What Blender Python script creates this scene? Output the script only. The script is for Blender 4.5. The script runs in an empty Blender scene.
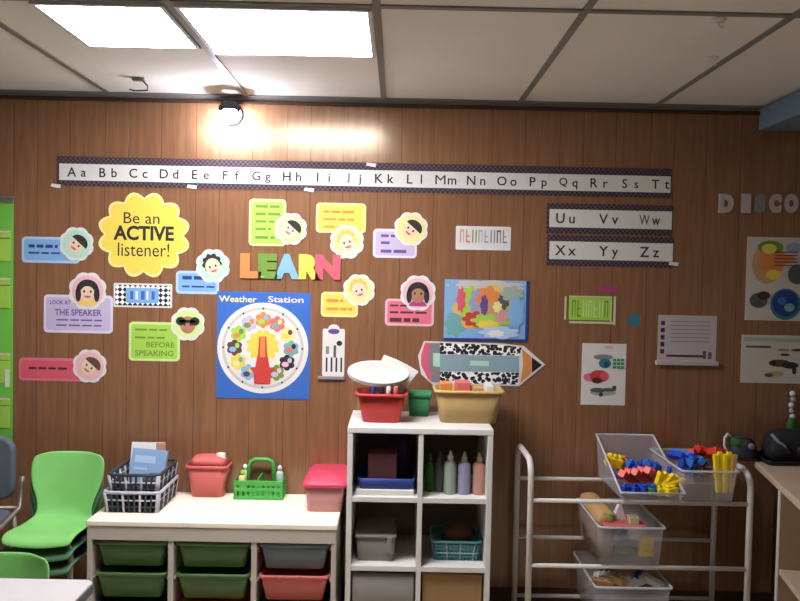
import bpy, math, random
from mathutils import Vector, Matrix
random.seed(7)
S = bpy.context.scene
COL = S.collection
PI = math.pi
# ------------------------------------------------------------------ camera
F, CY, CZ = 790.0, -3.55, 1.5
yaw, pitch, roll = .005, .0325, .0205
fw = Vector((math.sin(yaw)*math.cos(pitch), math.cos(yaw)*math.cos(pitch), -math.sin(pitch)))
r0 = Vector((math.cos(yaw), -math.sin(yaw), 0)); u0 = r0.cross(fw)
rt = math.cos(roll)*r0 + math.sin(roll)*u0
up = -math.sin(roll)*r0 + math.cos(roll)*u0
cam = bpy.data.cameras.new('camera'); camo = bpy.data.objects.new('camera', cam); COL.objects.link(camo)
cam.sensor_fit = 'HORIZONTAL'; cam.sensor_width = 36; cam.lens = F*36/800; cam.clip_start = .05
M = Matrix.Identity(4)
for i in range(3):
    M[i][0], M[i][1], M[i][2] = rt[i], up[i], -fw[i]
M[0][3], M[1][3], M[2][3] = 0, CY, CZ
camo.matrix_world = M
S.camera = camo

def ray(px, py):
    return fw + rt*((px-400)/F) - up*((py-300.5)/F)
def at(px, py, Y=0.0):            # a pixel of the photograph -> the point standing on the plane y = Y
    v = ray(px, py); t = (Y-CY)/v.y
    return Vector((v.x*t, Y, CZ+v.z*t))
def W(px, py):                    # point on the panelled wall
    p = at(px, py, 0); return (p.x, p.z)
PX = 3.55/F                       # metres per pixel on the wall

# ------------------------------------------------------------------ materials
def lin(c):
    c /= 255.0
    return c/12.92 if c <= .04045 else ((c+.055)/1.055)**2.4
def rgb(h): return tuple(lin(int(h[i:i+2], 16)) for i in (0, 2, 4))+(1,)
DEF = {}
def D(name, hexc, rough=.5, **k): DEF[name] = (hexc, rough, k)
CACHE = {}
def mat(name):
    if name in CACHE: return CACHE[name]
    hexc, rough, k = DEF[name]
    m = bpy.data.materials.new(name); m.use_nodes = True
    nt = m.node_tree; N = nt.nodes; L = nt.links
    b = N['Principled BSDF']; b.inputs['Roughness'].default_value = rough
    b.inputs['Metallic'].default_value = k.get('metal', 0)
    b.inputs['Specular IOR Level'].default_value = k.get('spec', .35)
    col = rgb(hexc)
    if 'pattern' not in k and 'emit' not in k and not k.get('pure'):      # plain colours greyed and darkened a little
        lu = .3*col[0]+.59*col[1]+.11*col[2]
        col = tuple((q*.88+lu*.12)*.82 for q in col[:3])+(1,)
    tc = N.new('ShaderNodeTexCoord')
    if 'emit' in k:
        b.inputs['Base Color'].default_value = col
        b.inputs['Emission Color'].default_value = rgb(k.get('ecol', hexc)); b.inputs['Emission Strength'].default_value = k['emit']
    elif k.get('pattern') == 'wall':
        b.inputs['Specular Tint'].default_value = (1, .84, .62, 1)
        # varnished sheet panelling: vertical V-grooves at uneven spacing and stretched grain
        mp = N.new('ShaderNodeMapping'); mp.inputs['Scale'].default_value = (9, 9, .55)
        L.new(tc.outputs['Object'], mp.inputs[0])
        n1 = N.new('ShaderNodeTexNoise'); n1.inputs['Scale'].default_value = 5; n1.inputs['Detail'].default_value = 6; n1.inputs['Roughness'].default_value = .62
        L.new(mp.outputs[0], n1.inputs[0])
        rp = N.new('ShaderNodeValToRGB'); L.new(n1.outputs[0], rp.inputs[0])
        rp.color_ramp.elements[0].position = .3; rp.color_ramp.elements[0].color = rgb('76513a')
        rp.color_ramp.elements[1].position = .75; rp.color_ramp.elements[1].color = rgb('906747')
        sx = N.new('ShaderNodeSeparateXYZ'); L.new(tc.outputs['Object'], sx.inputs[0])
        def mth(op, a, v=None, w=None):
            q = N.new('ShaderNodeMath'); q.operation = op
            for j, z in enumerate((a, v, w)):
                if z is None: continue
                if hasattr(z, 'links'): L.new(z, q.inputs[j])
                else: q.inputs[j].default_value = z
            return q.outputs[0]
        gs = []
        for per, off in ((.406, .05), (.406, .155), (.406, .31)):
            fr = mth('FRACT', mth('DIVIDE', mth('ADD', sx.outputs[0], 4+off), per))
            gs.append(mth('LESS_THAN', fr, .009))
        g = mth('MAXIMUM', mth('MAXIMUM', gs[0], gs[1]), gs[2])
        mx = N.new('ShaderNodeMix'); mx.data_type = 'RGBA'; L.new(mth('MULTIPLY', g, .45), mx.inputs[0])
        L.new(rp.outputs[0], mx.inputs[6]); mx.inputs[7].default_value = rgb('3a2113')
        L.new(mx.outputs[2], b.inputs['Base Color'])
        bp = N.new('ShaderNodeBump'); bp.inputs['Strength'].default_value = .25; bp.inputs['Distance'].default_value = .003
        L.new(mth('MULTIPLY', g, -1), bp.inputs['Height']); L.new(bp.outputs[0], b.inputs['Normal'])
    elif k.get('pattern') in ('checker', 'spots', 'plaid'):
        mp = N.new('ShaderNodeMapping'); mp.inputs['Rotation'].default_value = (0, k.get('rot', 0), 0)
        L.new(tc.outputs['Object'], mp.inputs[0])
        mx = N.new('ShaderNodeMix'); mx.data_type = 'RGBA'
        if k['pattern'] == 'checker':
            sx = N.new('ShaderNodeSeparateXYZ'); L.new(mp.outputs[0], sx.inputs[0])
            cb = N.new('ShaderNodeCombineXYZ'); L.new(sx.outputs[0], cb.inputs[0]); L.new(sx.outputs[2], cb.inputs[1]); cb.inputs[2].default_value = .0137
            t = N.new('ShaderNodeTexChecker'); t.inputs['Scale'].default_value = k['scale']
            L.new(cb.outputs[0], t.inputs[0]); L.new(t.outputs[1], mx.inputs[0])
        else:
            t = N.new('ShaderNodeTexVoronoi'); t.inputs['Scale'].default_value = k['scale']; L.new(mp.outputs[0], t.inputs[0])
            q = N.new('ShaderNodeMath'); q.operation = 'LESS_THAN'; q.inputs[1].default_value = k.get('thr', .42)
            L.new(t.outputs[0], q.inputs[0]); L.new(q.outputs[0], mx.inputs[0])
        mx.inputs[6].default_value = col; mx.inputs[7].default_value = rgb(k['col2'])
        L.new(mx.outputs[2], b.inputs['Base Color'])
    else:
        n1 = N.new('ShaderNodeTexNoise'); n1.inputs['Scale'].default_value = k.get('nscale', 14); n1.inputs['Detail'].default_value = 4
        L.new(tc.outputs['Object'], n1.inputs[0])
        mr = N.new('ShaderNodeMapRange'); L.new(n1.outputs[0], mr.inputs[0])
        a = k.get('var', .07); mr.inputs['To Min'].default_value = 1-a; mr.inputs['To Max'].default_value = 1+a
        mx = N.new('ShaderNodeVectorMath'); mx.operation = 'SCALE'; mx.inputs[0].default_value = col[:3]
        L.new(mr.outputs[0], mx.inputs['Scale']); L.new(mx.outputs[0], b.inputs['Base Color'])
        if k.get('bump'):
            n2 = N.new('ShaderNodeTexNoise'); n2.inputs['Scale'].default_value = k.get('bscale', 180); L.new(tc.outputs['Object'], n2.inputs[0])
            bp = N.new('ShaderNodeBump'); bp.inputs['Strength'].default_value = k['bump']; bp.inputs['Distance'].default_value = .002
            L.new(n2.outputs[0], bp.inputs['Height']); L.new(bp.outputs[0], b.inputs['Normal'])
        if 'alpha' in k: b.inputs['Alpha'].default_value = k['alpha']
    CACHE[name] = m
    return m

D('panelling', '7d4d2e', .2, pattern='wall', spec=1.0)
D('ceiling_tile', 'e9e4dc', .9, pure=1, bump=.4, bscale=120, var=.05, nscale=3)
D('grid_metal', '8f8880', .6); D('carpet', 'c0b4a0', .95, pure=1, bump=.5); D('blue_paint', '7a93a8', .5); D('dark_wood', '4e301e', .6)
D('lamp_lens', 'ffffff', .4, emit=52, ecol='f7f6ff'); D('lamp_rim', 'e8e8e6', .5); D('fill_lens', 'ffffff', .4, emit=1.7, ecol='ffe8d0')
D('bulb', 'ffffff', .3, emit=620, ecol='eaecff'); D('chrome', 'c8c8c8', .25, metal=.9)
D('white', 'eceae6', .6); D('paper', 'e9e5dc', .75); D('paper_old', 'd3cabc', .8); D('black', '1c1a1c', .6); D('ink', '2a2830', .7); D('grey', '8b8a8a', .6)
D('laminate', 'f4ead4', .4, pure=1); D('beige_edge', 'cfc3b2', .5); D('shelf_white', 'ece8de', .4)
D('border', '58444e', .7, pattern='checker', scale=95, col2='2e252a', rot=.0)
D('bw_check', 'f2f2f0', .6, pattern='checker', scale=62, col2='151515', rot=.785)
D('pencil_teal', '8fb2ba', .6); D('bw_spots', 'efeeea', .6, pattern='spots', scale=62, col2='1a1a1a', thr=.58)
D('yellow', 'f7d81e', .6); D('yellow_pale', 'f6e58a', .6); D('orange', 'ee8a2c', .6); D('red', 'd9352b', .5); D('coral', 'ee6a62', .5)
D('pink', 'f0577c', .5); D('pink_sign', 'ef6f86', .6); D('pink_pale', 'f4b9c0', .6); D('magenta', 'b8327a', .6); D('rose_red', 'e85468', .6)
D('blue', '2f6fc8', .55); D('blue_sign', '7fb8ea', .6); D('blue_pale', 'b4d4f2', .6); D('navy', '22408f', .5); D('blue_book', '8fb4dc', .5)
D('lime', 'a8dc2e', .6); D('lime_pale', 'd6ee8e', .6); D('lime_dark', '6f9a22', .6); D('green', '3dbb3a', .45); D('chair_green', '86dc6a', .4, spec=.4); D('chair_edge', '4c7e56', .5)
D('bin_green', '2fa060', .4); D('mint', 'b9e6cc', .5); D('teal', '6fb3ae', .6); D('teal_dark', '2c7f88', .6); D('chart_green', '6ccf2c', .7)
D('purple', 'cdbcdc', .6); D('purple_pale', 'e8dcee', .6); D('violet', '6a4a9c', .6); D('purple_ink', '6d52a0', .7); D('maroon', '5a2a2e', .7); D('dark_purple', '33263c', .8)
D('skin', 'f2d6ae', .7); D('skin_brown', 'b98058', .7); D('hair_dark', '33302e', .8); D('hair_brown', '6a4630', .8); D('hair_blond', 'e8c14a', .8)
D('tan', 'd2a05c', .8); D('cardboard', 'a8834e', .85); D('fabric_grey', '8a8178', .95); D('wood_top', 'd2b898', .45, nscale=6); D('wood_side', 'a08258', .55)
D('tube_white', 'dcd5cb', .4); D('charcoal', '3c4048', .6); D('chair_grey', '626a76', .6); D('frame_tan', '9a8f80', .4, metal=.4); D('desk_grey', 'cfc9c6', .4); D('desk_edge', '6a6a70', .5)
D('clear', 'd8d4d8', .15, alpha=.27, spec=.5); D('clear_rim', 'f0f0f4', .2, alpha=.7, spec=.5); D('clear_grey', 'a09a92', .3, alpha=.8)
D('tub_pink', 'e8a0a0', .3, alpha=.85); D('tub_lid', 'f23a62', .35); D('coral_clear', 'ee6f66', .35, alpha=.92); D('amber', 'd8b468', .3, alpha=.8); D('amber_rim', 'e6c46a', .3)
D('drawer_green', '5a7c42', .35, alpha=.93); D('drawer_grey', '78828a', .35, alpha=.95); D('drawer_coral', 'e0685c', .4)
D('wire_dark', '3a4048', .5); D('wire_white', 'c9c6d0', .4); D('mesh_teal', '5aa0a4', .5); D('mesh_pale', 'b6d4d2', .5)
D('toy_red', 'e2402c', .35, pure=1); D('toy_coral', 'f0603c', .35, pure=1); D('toy_blue', '2f7ad8', .35, pure=1); D('toy_navy', '2448b4', .35, pure=1); D('toy_yellow', 'ffdc1e', .35, pure=1)
D('rubber', '24262a', .7, bump=.6, bscale=60); D('leaf', '2f6a24', .6); D('salmon', 'd69a86', .5); D('lavender', 'a6a4c4', .5); D('sage', 'a7b8a6', .5); D('slate', '57605c', .5); D('olive_cap', 'd6d69a', .5)
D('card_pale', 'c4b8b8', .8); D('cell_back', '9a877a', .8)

# ------------------------------------------------------------------ mesh builder (points are given in world space)
WM = {}
def circ(cx, cz, rx, rz=None, n=28, a0=0, a1=2*PI):
    rz = rz or rx
    full = abs(a1-a0-2*PI) < 1e-6
    m = n if full else n+1
    return [(cx+rx*math.cos(a0+(a1-a0)*i/n), cz+rz*math.sin(a0+(a1-a0)*i/n)) for i in range(m)]
def rrect(x0, z0, x1, z1, r=.01, n=4):
    o = []
    for cx, cz, a in ((x1-r, z1-r, 0), (x0+r, z1-r, PI/2), (x0+r, z0+r, PI), (x1-r, z0+r, 1.5*PI)):
        for i in range(n+1): o.append((cx+r*math.cos(a+PI/2*i/n), cz+r*math.sin(a+PI/2*i/n)))
    return o
def scallop(cx, cz, R, n, amp, rz=1.0):
    return [(cx+R*(1+amp*abs(math.sin(n/2*t))-amp/2)*math.cos(t), cz+rz*R*(1+amp*abs(math.sin(n/2*t))-amp/2)*math.sin(t)) for t in [2*PI*i/(n*8) for i in range(n*8)]]
class MB:
    def __init__(s, m='white'): s.v, s.f, s.mi, s.sm, s.names, s.m, s.T = [], [], [], [], [], m, None
    def _m(s, m):
        m = m or s.m
        if m not in s.names: s.names.append(m)
        return s.names.index(m)
    def add(s, vs, fs, m=None, smooth=False):
        b = len(s.v); k = s._m(m)
        for p in vs:
            p = Vector(p)
            s.v.append(s.T @ p if s.T else p)
        for f in fs: s.f.append([b+i for i in f]); s.mi.append(k); s.sm.append(smooth)
        return s
    def box(s, x0, x1, y0, y1, z0, z1, m=None):
        v = [(x, y, z) for x in (x0, x1) for y in (y0, y1) for z in (z0, z1)]
        return s.add(v, [(0, 1, 3, 2), (4, 6, 7, 5), (0, 4, 5, 1), (2, 3, 7, 6), (0, 2, 6, 4), (1, 5, 7, 3)], m)
    def poly(s, pts, y0, y1, m=None):          # outline in x,z given depth from y0 (front) to y1 (back)
        n = len(pts)
        v = [(x, y0, z) for x, z in pts]+[(x, y1, z) for x, z in pts]
        f = [list(range(n)), list(range(2*n-1, n-1, -1))]+[(i, i+n, (i+1) % n+n, (i+1) % n) for i in range(n)]
        return s.add(v, f, m)
    def print(s, pts, y, m=None): return s.add([(x, y, z) for x, z in pts], [list(range(len(pts)))], m)
    def bar(s, x0, z0, x1, z1, y, m=None): return s.print([(x0, z0), (x1, z0), (x1, z1), (x0, z1)], y, m)
    def loft(s, rings, cap0=True, cap1=True, m=None, smooth=True, close=False):
        n = len(rings[0]); v = [p for r in rings for p in r]; f = []
        R = len(rings)
        for i in range(R if close else R-1):
            j = (i+1) % R
            for k in range(n): f.append((i*n+k, i*n+(k+1) % n, j*n+(k+1) % n, j*n+k))
        if cap0 and not close: f.append(list(range(n-1, -1, -1)))
        if cap1 and not close: f.append([(R-1)*n+k for k in range(n)])
        return s.add(v, f, m, smooth)
    def tube(s, path, r, n=10, m=None, closed=False, taper=None):
        P = [Vector(p) for p in path]; rings = []; N = len(P)
        ref = Vector((0, 0, 1))
        for i in range(N):
            a = P[(i-1) % N] if (closed or i) else P[0]
            b = P[(i+1) % N] if (closed or i < N-1) else P[-1]
            t = (b-a).normalized()
            if abs(t.dot(ref)) > .95: ref = Vector((1, 0, 0)) if abs(t.x) < .9 else Vector((0, 1, 0))
            e1 = (ref-t*ref.dot(t)).normalized(); e2 = t.cross(e1); ref = e1
            q = r*(taper[i] if taper else 1)
            rings.append([P[i]+e1*(q*math.cos(2*PI*k/n))+e2*(q*math.sin(2*PI*k/n)) for k in range(n)])
        return s.loft(rings, True, True, m, True, closed)
    def lathe(s, prof, c=(0, 0, 0), n=20, m=None):
        c = Vector(c)
        return s.loft([[c+Vector((r*math.cos(2*PI*k/n), r*math.sin(2*PI*k/n), z)) for k in range(n)] for r, z in prof], True, True, m, True)
    def ball(s, c, rx, ry=None, rz=None, m=None, n=14):
        ry = ry or rx; rz = rz or rx; c = Vector(c)
        prof = [(math.sin(PI*i/10), -math.cos(PI*i/10)) for i in range(11)]
        prof[0] = (.02, -1); prof[-1] = (.02, 1)
        return s.loft([[c+Vector((rx*r*math.cos(2*PI*k/n), ry*r*math.sin(2*PI*k/n), rz*z)) for k in range(n)] for r, z in prof], True, True, m, True)
    def text(s, t, cx, cz, w, h, y, m=None, bold=0.0, depth=0):
        cu = bpy.data.curves.new('t', 'FONT'); cu.body = t; cu.size = 1; cu.offset = bold; cu.resolution_u = 3
        o = bpy.data.objects.new('t', cu); COL.objects.link(o)
        dg = bpy.context.evaluated_depsgraph_get(); dg.update()
        me = o.evaluated_get(dg).to_mesh()
        vs = [v.co.copy() for v in me.vertices]; fs = [list(p.vertices) for p in me.polygons]
        o.evaluated_get(dg).to_mesh_clear(); bpy.data.objects.remove(o); bpy.data.curves.remove(cu)
        if not vs: return s
        a, b = min(v.x for v in vs), max(v.x for v in vs); c, d = min(v.y for v in vs), max(v.y for v in vs)
        kx = w/(b-a) if w else h/(d-c); kz = h/(d-c) if h else kx
        pts = [((v.x-(a+b)/2)*kx+cx, (v.y-(c+d)/2)*kz+cz) for v in vs]
        s.add([(p[0], y, p[1]) for p in pts], fs, m)
        if depth:
            n = len(pts); ed = {}
            for f in fs:
                for i in range(len(f)):
                    e = (f[i], f[(i+1) % len(f)]); ed[e] = 1
            bd = [e for e in ed if (e[1], e[0]) not in ed]
            s.add([(p[0], y, p[1]) for p in pts]+[(p[0], y+depth, p[1]) for p in pts], [(a_, b_, b_+n, a_+n) for a_, b_ in bd], m)
        return s
    def build(s, name, parent=None, bevel=0, label=None, cat=None, group=None, kind=None, sub=0, origin=None, seg=2):
        me = bpy.data.meshes.new(name)
        if parent is not None: inv = WM[parent].inverted(); mw = WM[parent]
        else:
            if origin is None:
                xs = [v.x for v in s.v]; ys = [v.y for v in s.v]; zs = [v.z for v in s.v]
                origin = Vector(((min(xs)+max(xs))/2, (min(ys)+max(ys))/2, min(zs)))
            mw = Matrix.Translation(origin); inv = mw.inverted()
        me.from_pydata([inv @ v for v in s.v], [], s.f)
        for n in s.names: me.materials.append(mat(n))
        for p, k, q in zip(me.polygons, s.mi, s.sm): p.material_index = k; p.use_smooth = q
        me.update()
        o = bpy.data.objects.new(name, me); COL.objects.link(o)
        if parent is not None: o.parent = parent
        else: o.location = origin
        WM[o] = mw
        if bevel:
            b = o.modifiers.new('bevel', 'BEVEL'); b.width = bevel; b.segments = seg; b.limit_method = 'ANGLE'; b.angle_limit = math.radians(40)
        if sub:
            b = o.modifiers.new('sub', 'SUBSURF'); b.levels = sub; b.render_levels = sub
        return tag(o, label, cat, group, kind)
def tag(o, label=None, cat=None, group=None, kind=None):
    if label: o['label'] = label
    if cat: o['category'] = cat
    if group: o['group'] = group
    if kind: o['kind'] = kind
    return o
def empty(name, loc, label, cat, group=None, rz=0):
    o = bpy.data.objects.new(name, None); COL.objects.link(o); o.empty_display_size = .05
    o.location = loc; o.rotation_euler = (0, 0, rz)
    WM[o] = Matrix.Translation(Vector(loc)) @ Matrix.Rotation(rz, 4, 'Z')
    return tag(o, label, cat, group)
def copy_tree(o, parent=None):
    c = o.copy(); COL.objects.link(c)
    if parent: c.parent = parent
    WM[c] = WM[o].copy()
    for ch in [x for x in COL.objects if x.parent == o]: copy_tree(ch, c)
    return c
def ringr(cx, cy, w, d, z, r=.02, n=4):
    r = min(r, w/2-.001, d/2-.001)
    return [(x, y, z) for x, y in rrect(cx-w/2, cy-d/2, cx+w/2, cy+d/2, r, n)]
def tub(mb, cx, cy, z, h, wb, db, wt, dt, t=.003, r=.02, m=None, floor=.004):   # open tapered container wall
    mb.loft([ringr(cx, cy, wb, db, z, r), ringr(cx, cy, wt, dt, z+h, r), ringr(cx, cy, wt-2*t, dt-2*t, z+h, r), ringr(cx, cy, wb-2*t, db-2*t, z+floor, r)], True, True, m)
    return mb
def rimring(mb, cx, cy, z, w, d, out=.008, hh=.008, r=.02, m=None):
    mb.loft([ringr(cx, cy, w-.004, d-.004, z-hh, r), ringr(cx, cy, w+2*out, d+2*out, z-hh, r), ringr(cx, cy, w+2*out, d+2*out, z, r), ringr(cx, cy, w-.004, d-.004, z, r)], m=m, close=True)
    return mb

# ------------------------------------------------------------------ setting
HC = CZ+.783
X0 = -1.294
def struct(mb, name, **k): return mb.build(name, kind='structure', origin=Vector((0, 0, 0)), **k)
struct(MB('panelling').box(-4, 4, 0, .1, 0, HC+.1), 'wall_back')
struct(MB('carpet').box(-4, 4, -6, 0, -.1, 0), 'floor')
struct(MB('ceiling_tile').box(-4, 4, -6, 0, HC, HC+.1), 'ceiling')
g = MB('grid_metal')
for k in range(-4, 9):
    x = X0+.61*k
    g.box(x-.012, x+.012, -6, -.0, HC-.005, HC)
for y in (-1.22, -2.44, -3.66, -4.88): g.box(-4, 4, y-.012, y+.012, HC-.0055, HC)
struct(g, 'trim_1')
struct(MB('grid_metal').box(-4, 4, -.022, 0, HC-.006, HC).box(-4, 4, -.006, 0, HC-.022, HC-.006), 'trim_2')
struct(MB('dark_wood').box(-4, 4, -.012, 0, HC-.038, HC-.022), 'trim_3', bevel=.004)
struct(MB('blue_paint').box(1.605, 1.84, -2.6, 0, HC-.105, HC-.008), 'trim_4', bevel=.004)
struct(MB('dark_wood').box(-4, 4, -.012, 0, 0, .09), 'baseboard_back', bevel=.004)

# lit ceiling panels
def panel(x0, x1, y0, y1, label, lens, group):
    e = empty('ceiling_light', ((x0+x1)/2, (y0+y1)/2, HC), label, 'ceiling light', group)
    fr = MB('lamp_rim'); t = .014
    fr.box(x0, x1, y0, y0+t, HC-.012, HC-.0005).box(x0, x1, y1-t, y1, HC-.012, HC-.0005).box(x0, x0+t, y0+t, y1-t, HC-.012, HC-.0005).box(x1-t, x1, y0+t, y1-t, HC-.012, HC-.0005)
    fr.build('frame', e)
    MB(lens).box(x0+t, x1-t, y0+t, y1-t, HC-.009, HC-.002).build('diffuser', e)
panel(X0+.2, X0+.595, -1.205, -.76, 'lit ceiling panel nearer the left corner, left of the other lit panel', 'lamp_lens', 'lit ceiling panels')
panel(X0+.625, X0+1.205, -1.205, -.70, 'wider lit ceiling panel above the alphabet banner, right of the other lit panel', 'lamp_lens', 'lit ceiling panels')
for x0, y0 in ((-1.29, -4.85),):  # unseen panel added behind the camera as weak warm fill
    panel(x0+.02, x0+.58, y0, y0+1.18, 'unseen ceiling panel added for fill light, behind the camera', 'fill_lens', 'unseen fill light behind the camera')

# globe wall lamp under the ceiling
c = at(230, 113, -.07)
e = empty('wall_lamp', (c.x, 0, c.z), 'small lit globe lamp on the wall just under the ceiling', 'wall lamp')
T = Matrix.Translation((c.x, 0, c.z)) @ Matrix.Rotation(PI/2, 4, 'X')
b = MB('charcoal'); b.T = T; b.lathe([(.045, 0), (.045, .012), (.02, .02), (.018, .045)]); b.build('mount', e)
MB('bulb').ball((c.x, -.07, c.z-.004), .034).build('globe', e)
hd = MB('charcoal'); hd.loft([[(c.x+.05*q*math.cos(2*PI*k/20), -.075+.05*q*math.sin(2*PI*k/20), c.z+zq) for k in range(20)] for q, zq in ((1, .012), (.92, .03), (.6, .046), (.1, .05), (.1, .047), (.57, .043), (.88, .028), (.96, .012))], True, True); hd.build('hood', e)
b = MB('chrome'); b.T = T; b.tube([(.047*math.cos(a), .047*math.sin(a), .06) for a in [2*PI*i/24 for i in range(24)]], .004, 6, closed=True); b.build('guard_ring', e)

# small ceiling fittings
c = ray(140, 78); t = (HC-CZ)/c.z; hx, hy = c.x*t, CY+c.y*t
e = empty('ceiling_hook', (hx, hy, HC), 'small grey clip with a bent wire hanging from the ceiling left of the globe lamp', 'hook')
MB('grey').box(hx-.03, hx+.02, hy-.012, hy+.012, HC-.012, HC-.0005).build('clip', e, bevel=.002)
MB('charcoal').tube([(hx+.01, hy, HC-.01), (hx+.03, hy+.01, HC-.03), (hx+.025, hy+.02, HC-.045), (hx-.03, hy+.02, HC-.048), (hx-.05, hy+.02, HC-.042)], .003, 6).build('wire', e)
for px, py, lb in ((719, 20.5, 'white button hook on the ceiling grid bar, farther from the wall'), (713, 59, 'white button hook on a ceiling tile, nearer the wall')):
    c = ray(px, py); t = (HC-.006-CZ)/c.z; hx, hy = c.x*t, CY+c.y*t
    b = MB('white'); b.lathe([(.006, HC-.012), (.018, HC-.009), (.02, HC-.0005)], (hx, hy, 0), 14)
    b.tube([(hx, hy, HC-.01), (hx, hy, HC-.022), (hx+.008, hy, HC-.028), (hx+.014, hy, HC-.022)], .002, 6)
    b.build('ceiling_hook', label=lb, cat='hook', group='white hooks on the ceiling')

# ------------------------------------------------------------------ wall: alphabet banners
def wallroot(name, px, py, label, cat, group=None):
    x, z = W(px, py); return empty(name, (x, 0, z), label, cat, group)
def banner(x0, y0, x1, y1, ia, ib, letters, xs, label, tapes=()):
    e = wallroot('alphabet_banner', (x0+x1)/2, (y0+y1)/2, label, 'alphabet banner', 'alphabet banners on the wall')
    # outer corners by pixel: ys are the left end, the right end follows the level wall line
    ax, az = W(x0, y0); bx, _ = W(x1, y0); _, bz = W(x0, y1); _, wa = W(x0, ia); _, wb = W(x0, ib)
    MB('border').box(ax, bx, -.003, 0, bz, az).build('border', e)
    MB('paper').box(ax+.012, bx-.004, -.004, -.003, wb, wa).build('letter_strip', e)
    zc = (wa+wb)/2
    for s_, px in zip(letters, xs):
        x, _ = W(px, (ia+ib)/2); H = wa-wb
        t = MB('ink'); t.text(s_[0], x-.026, zc, .046 if s_[0] in 'MW' else None, H*.56, -.0046, bold=0 if s_[0] in 'MW' else .012); t.build('uppercase_letter', e)
        q = s_[1]; h = .56 if q in 'bdfhkl' else .50 if q in 'it' else .64 if q == 'j' else .52 if q in 'gpqy' else .38
        zo = zc-H*.28+H*h/2-(H*.15 if q in 'gpqyj' else 0)
        t = MB('ink'); t.text(q, x+.026, zo, .038 if q in 'mw' else None, H*h, -.0046, bold=.012); t.build('lowercase_letter', e)
    for px, py in tapes:
        x, z = W(px, py); MB('white').poly([(x-.022, z-.004), (x+.02, z-.010), (x+.024, z+.006), (x-.018, z+.010)], -.0055, -.0048).build('tape', e)
banner(57, 156, 672, 185, 163.5, 180, [a+a.lower() for a in 'ABCDEFGHIJKLMNOPQRST'], [78+30.7*i for i in range(20)],
       'long dark-bordered alphabet banner, Aa to Tt, below the ceiling', ((192, 187), (309, 190), (371, 165), (56, 186)))
banner(547, 203, 673, 233, 209, 227, ['Uu', 'Vv', 'Ww'], [566, 609, 650], 'short alphabet banner with Uu Vv Ww, under the long banner')
banner(547, 235, 674, 265, 241, 259, ['Xx', 'Yy', 'Zz'], [566, 609, 650], 'short alphabet banner with Xx Yy Zz, lowest of the banners', ((673, 264),))

# ------------------------------------------------------------------ wall: signs
class Tilted:                      # prints whose outlines are turned about the middle of the portrait
    def __init__(s, mb, cx, cz, a): s.mb, s.cx, s.cz, s.c, s.s = mb, cx, cz, math.cos(a), math.sin(a)
    def print(s, pts, y, m): s.mb.print([(s.cx+(x-s.cx)*s.c-(z-s.cz)*s.s, s.cz+(x-s.cx)*s.s+(z-s.cz)*s.c) for x, z in pts], y, m)
    def bar(s, x0, z0, x1, z1, y, m): s.print([(x0, z0), (x1, z0), (x1, z1), (x0, z1)], y, m)
def face(mb, cx, cz, r, y, bg, skin, hair, style=0, shirt=None):
    mb = Tilted(mb, cx, cz, {0: -.6, 1: 0, 2: 0, 3: .3}[style])
    mb.print(circ(cx, cz, r*.86), y-.0004, bg)
    if shirt: mb.print(circ(cx, cz-r*.82, r*.52, r*.42, 16, .15, PI-.15), y-.0008, shirt)
    fx, fz = cx, cz-r*.05
    mb.print(circ(fx, fz, r*.46, r*.52, 20), y-.0012, skin)
    if style == 0: mb.print(circ(fx+r*.08, fz+r*.2, r*.55, r*.45, 18, -.15, PI*.95), y-.0016, hair)
    elif style == 1:
        mb.print(circ(fx, fz+r*.12, r*.6, r*.56, 20, 0, PI), y-.0016, hair)
        for sx in (-1, 1): mb.print(circ(fx+sx*r*.5, fz-r*.12, r*.16, r*.42, 12), y-.0016, hair)
        mb.print(circ(fx, fz-r*.02, r*.36, r*.34, 16), y-.0020, skin)
    elif style == 2:
        for sx in (-1, 1):
            mb.print(circ(fx+sx*r*.42, fz+r*.22, r*.3, r*.26, 14), y-.0016, hair)
        mb.bar(fx-r*.5, fz+r*.12, fx+r*.5, fz+r*.3, y-.0016, hair)
    else:
        mb.print(scallop(fx, fz+r*.22, r*.55, 9, .2), y-.0010, hair)
    for sx in (-1, 1): mb.print(circ(fx+sx*r*.18, fz+r*.02, r*.06, r*.08, 8), y-.0024, 'ink')
    mb.print(circ(fx, fz-r*.2, r*.2, r*.13, 10, PI, 2*PI), y-.0024, 'rose_red')
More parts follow.
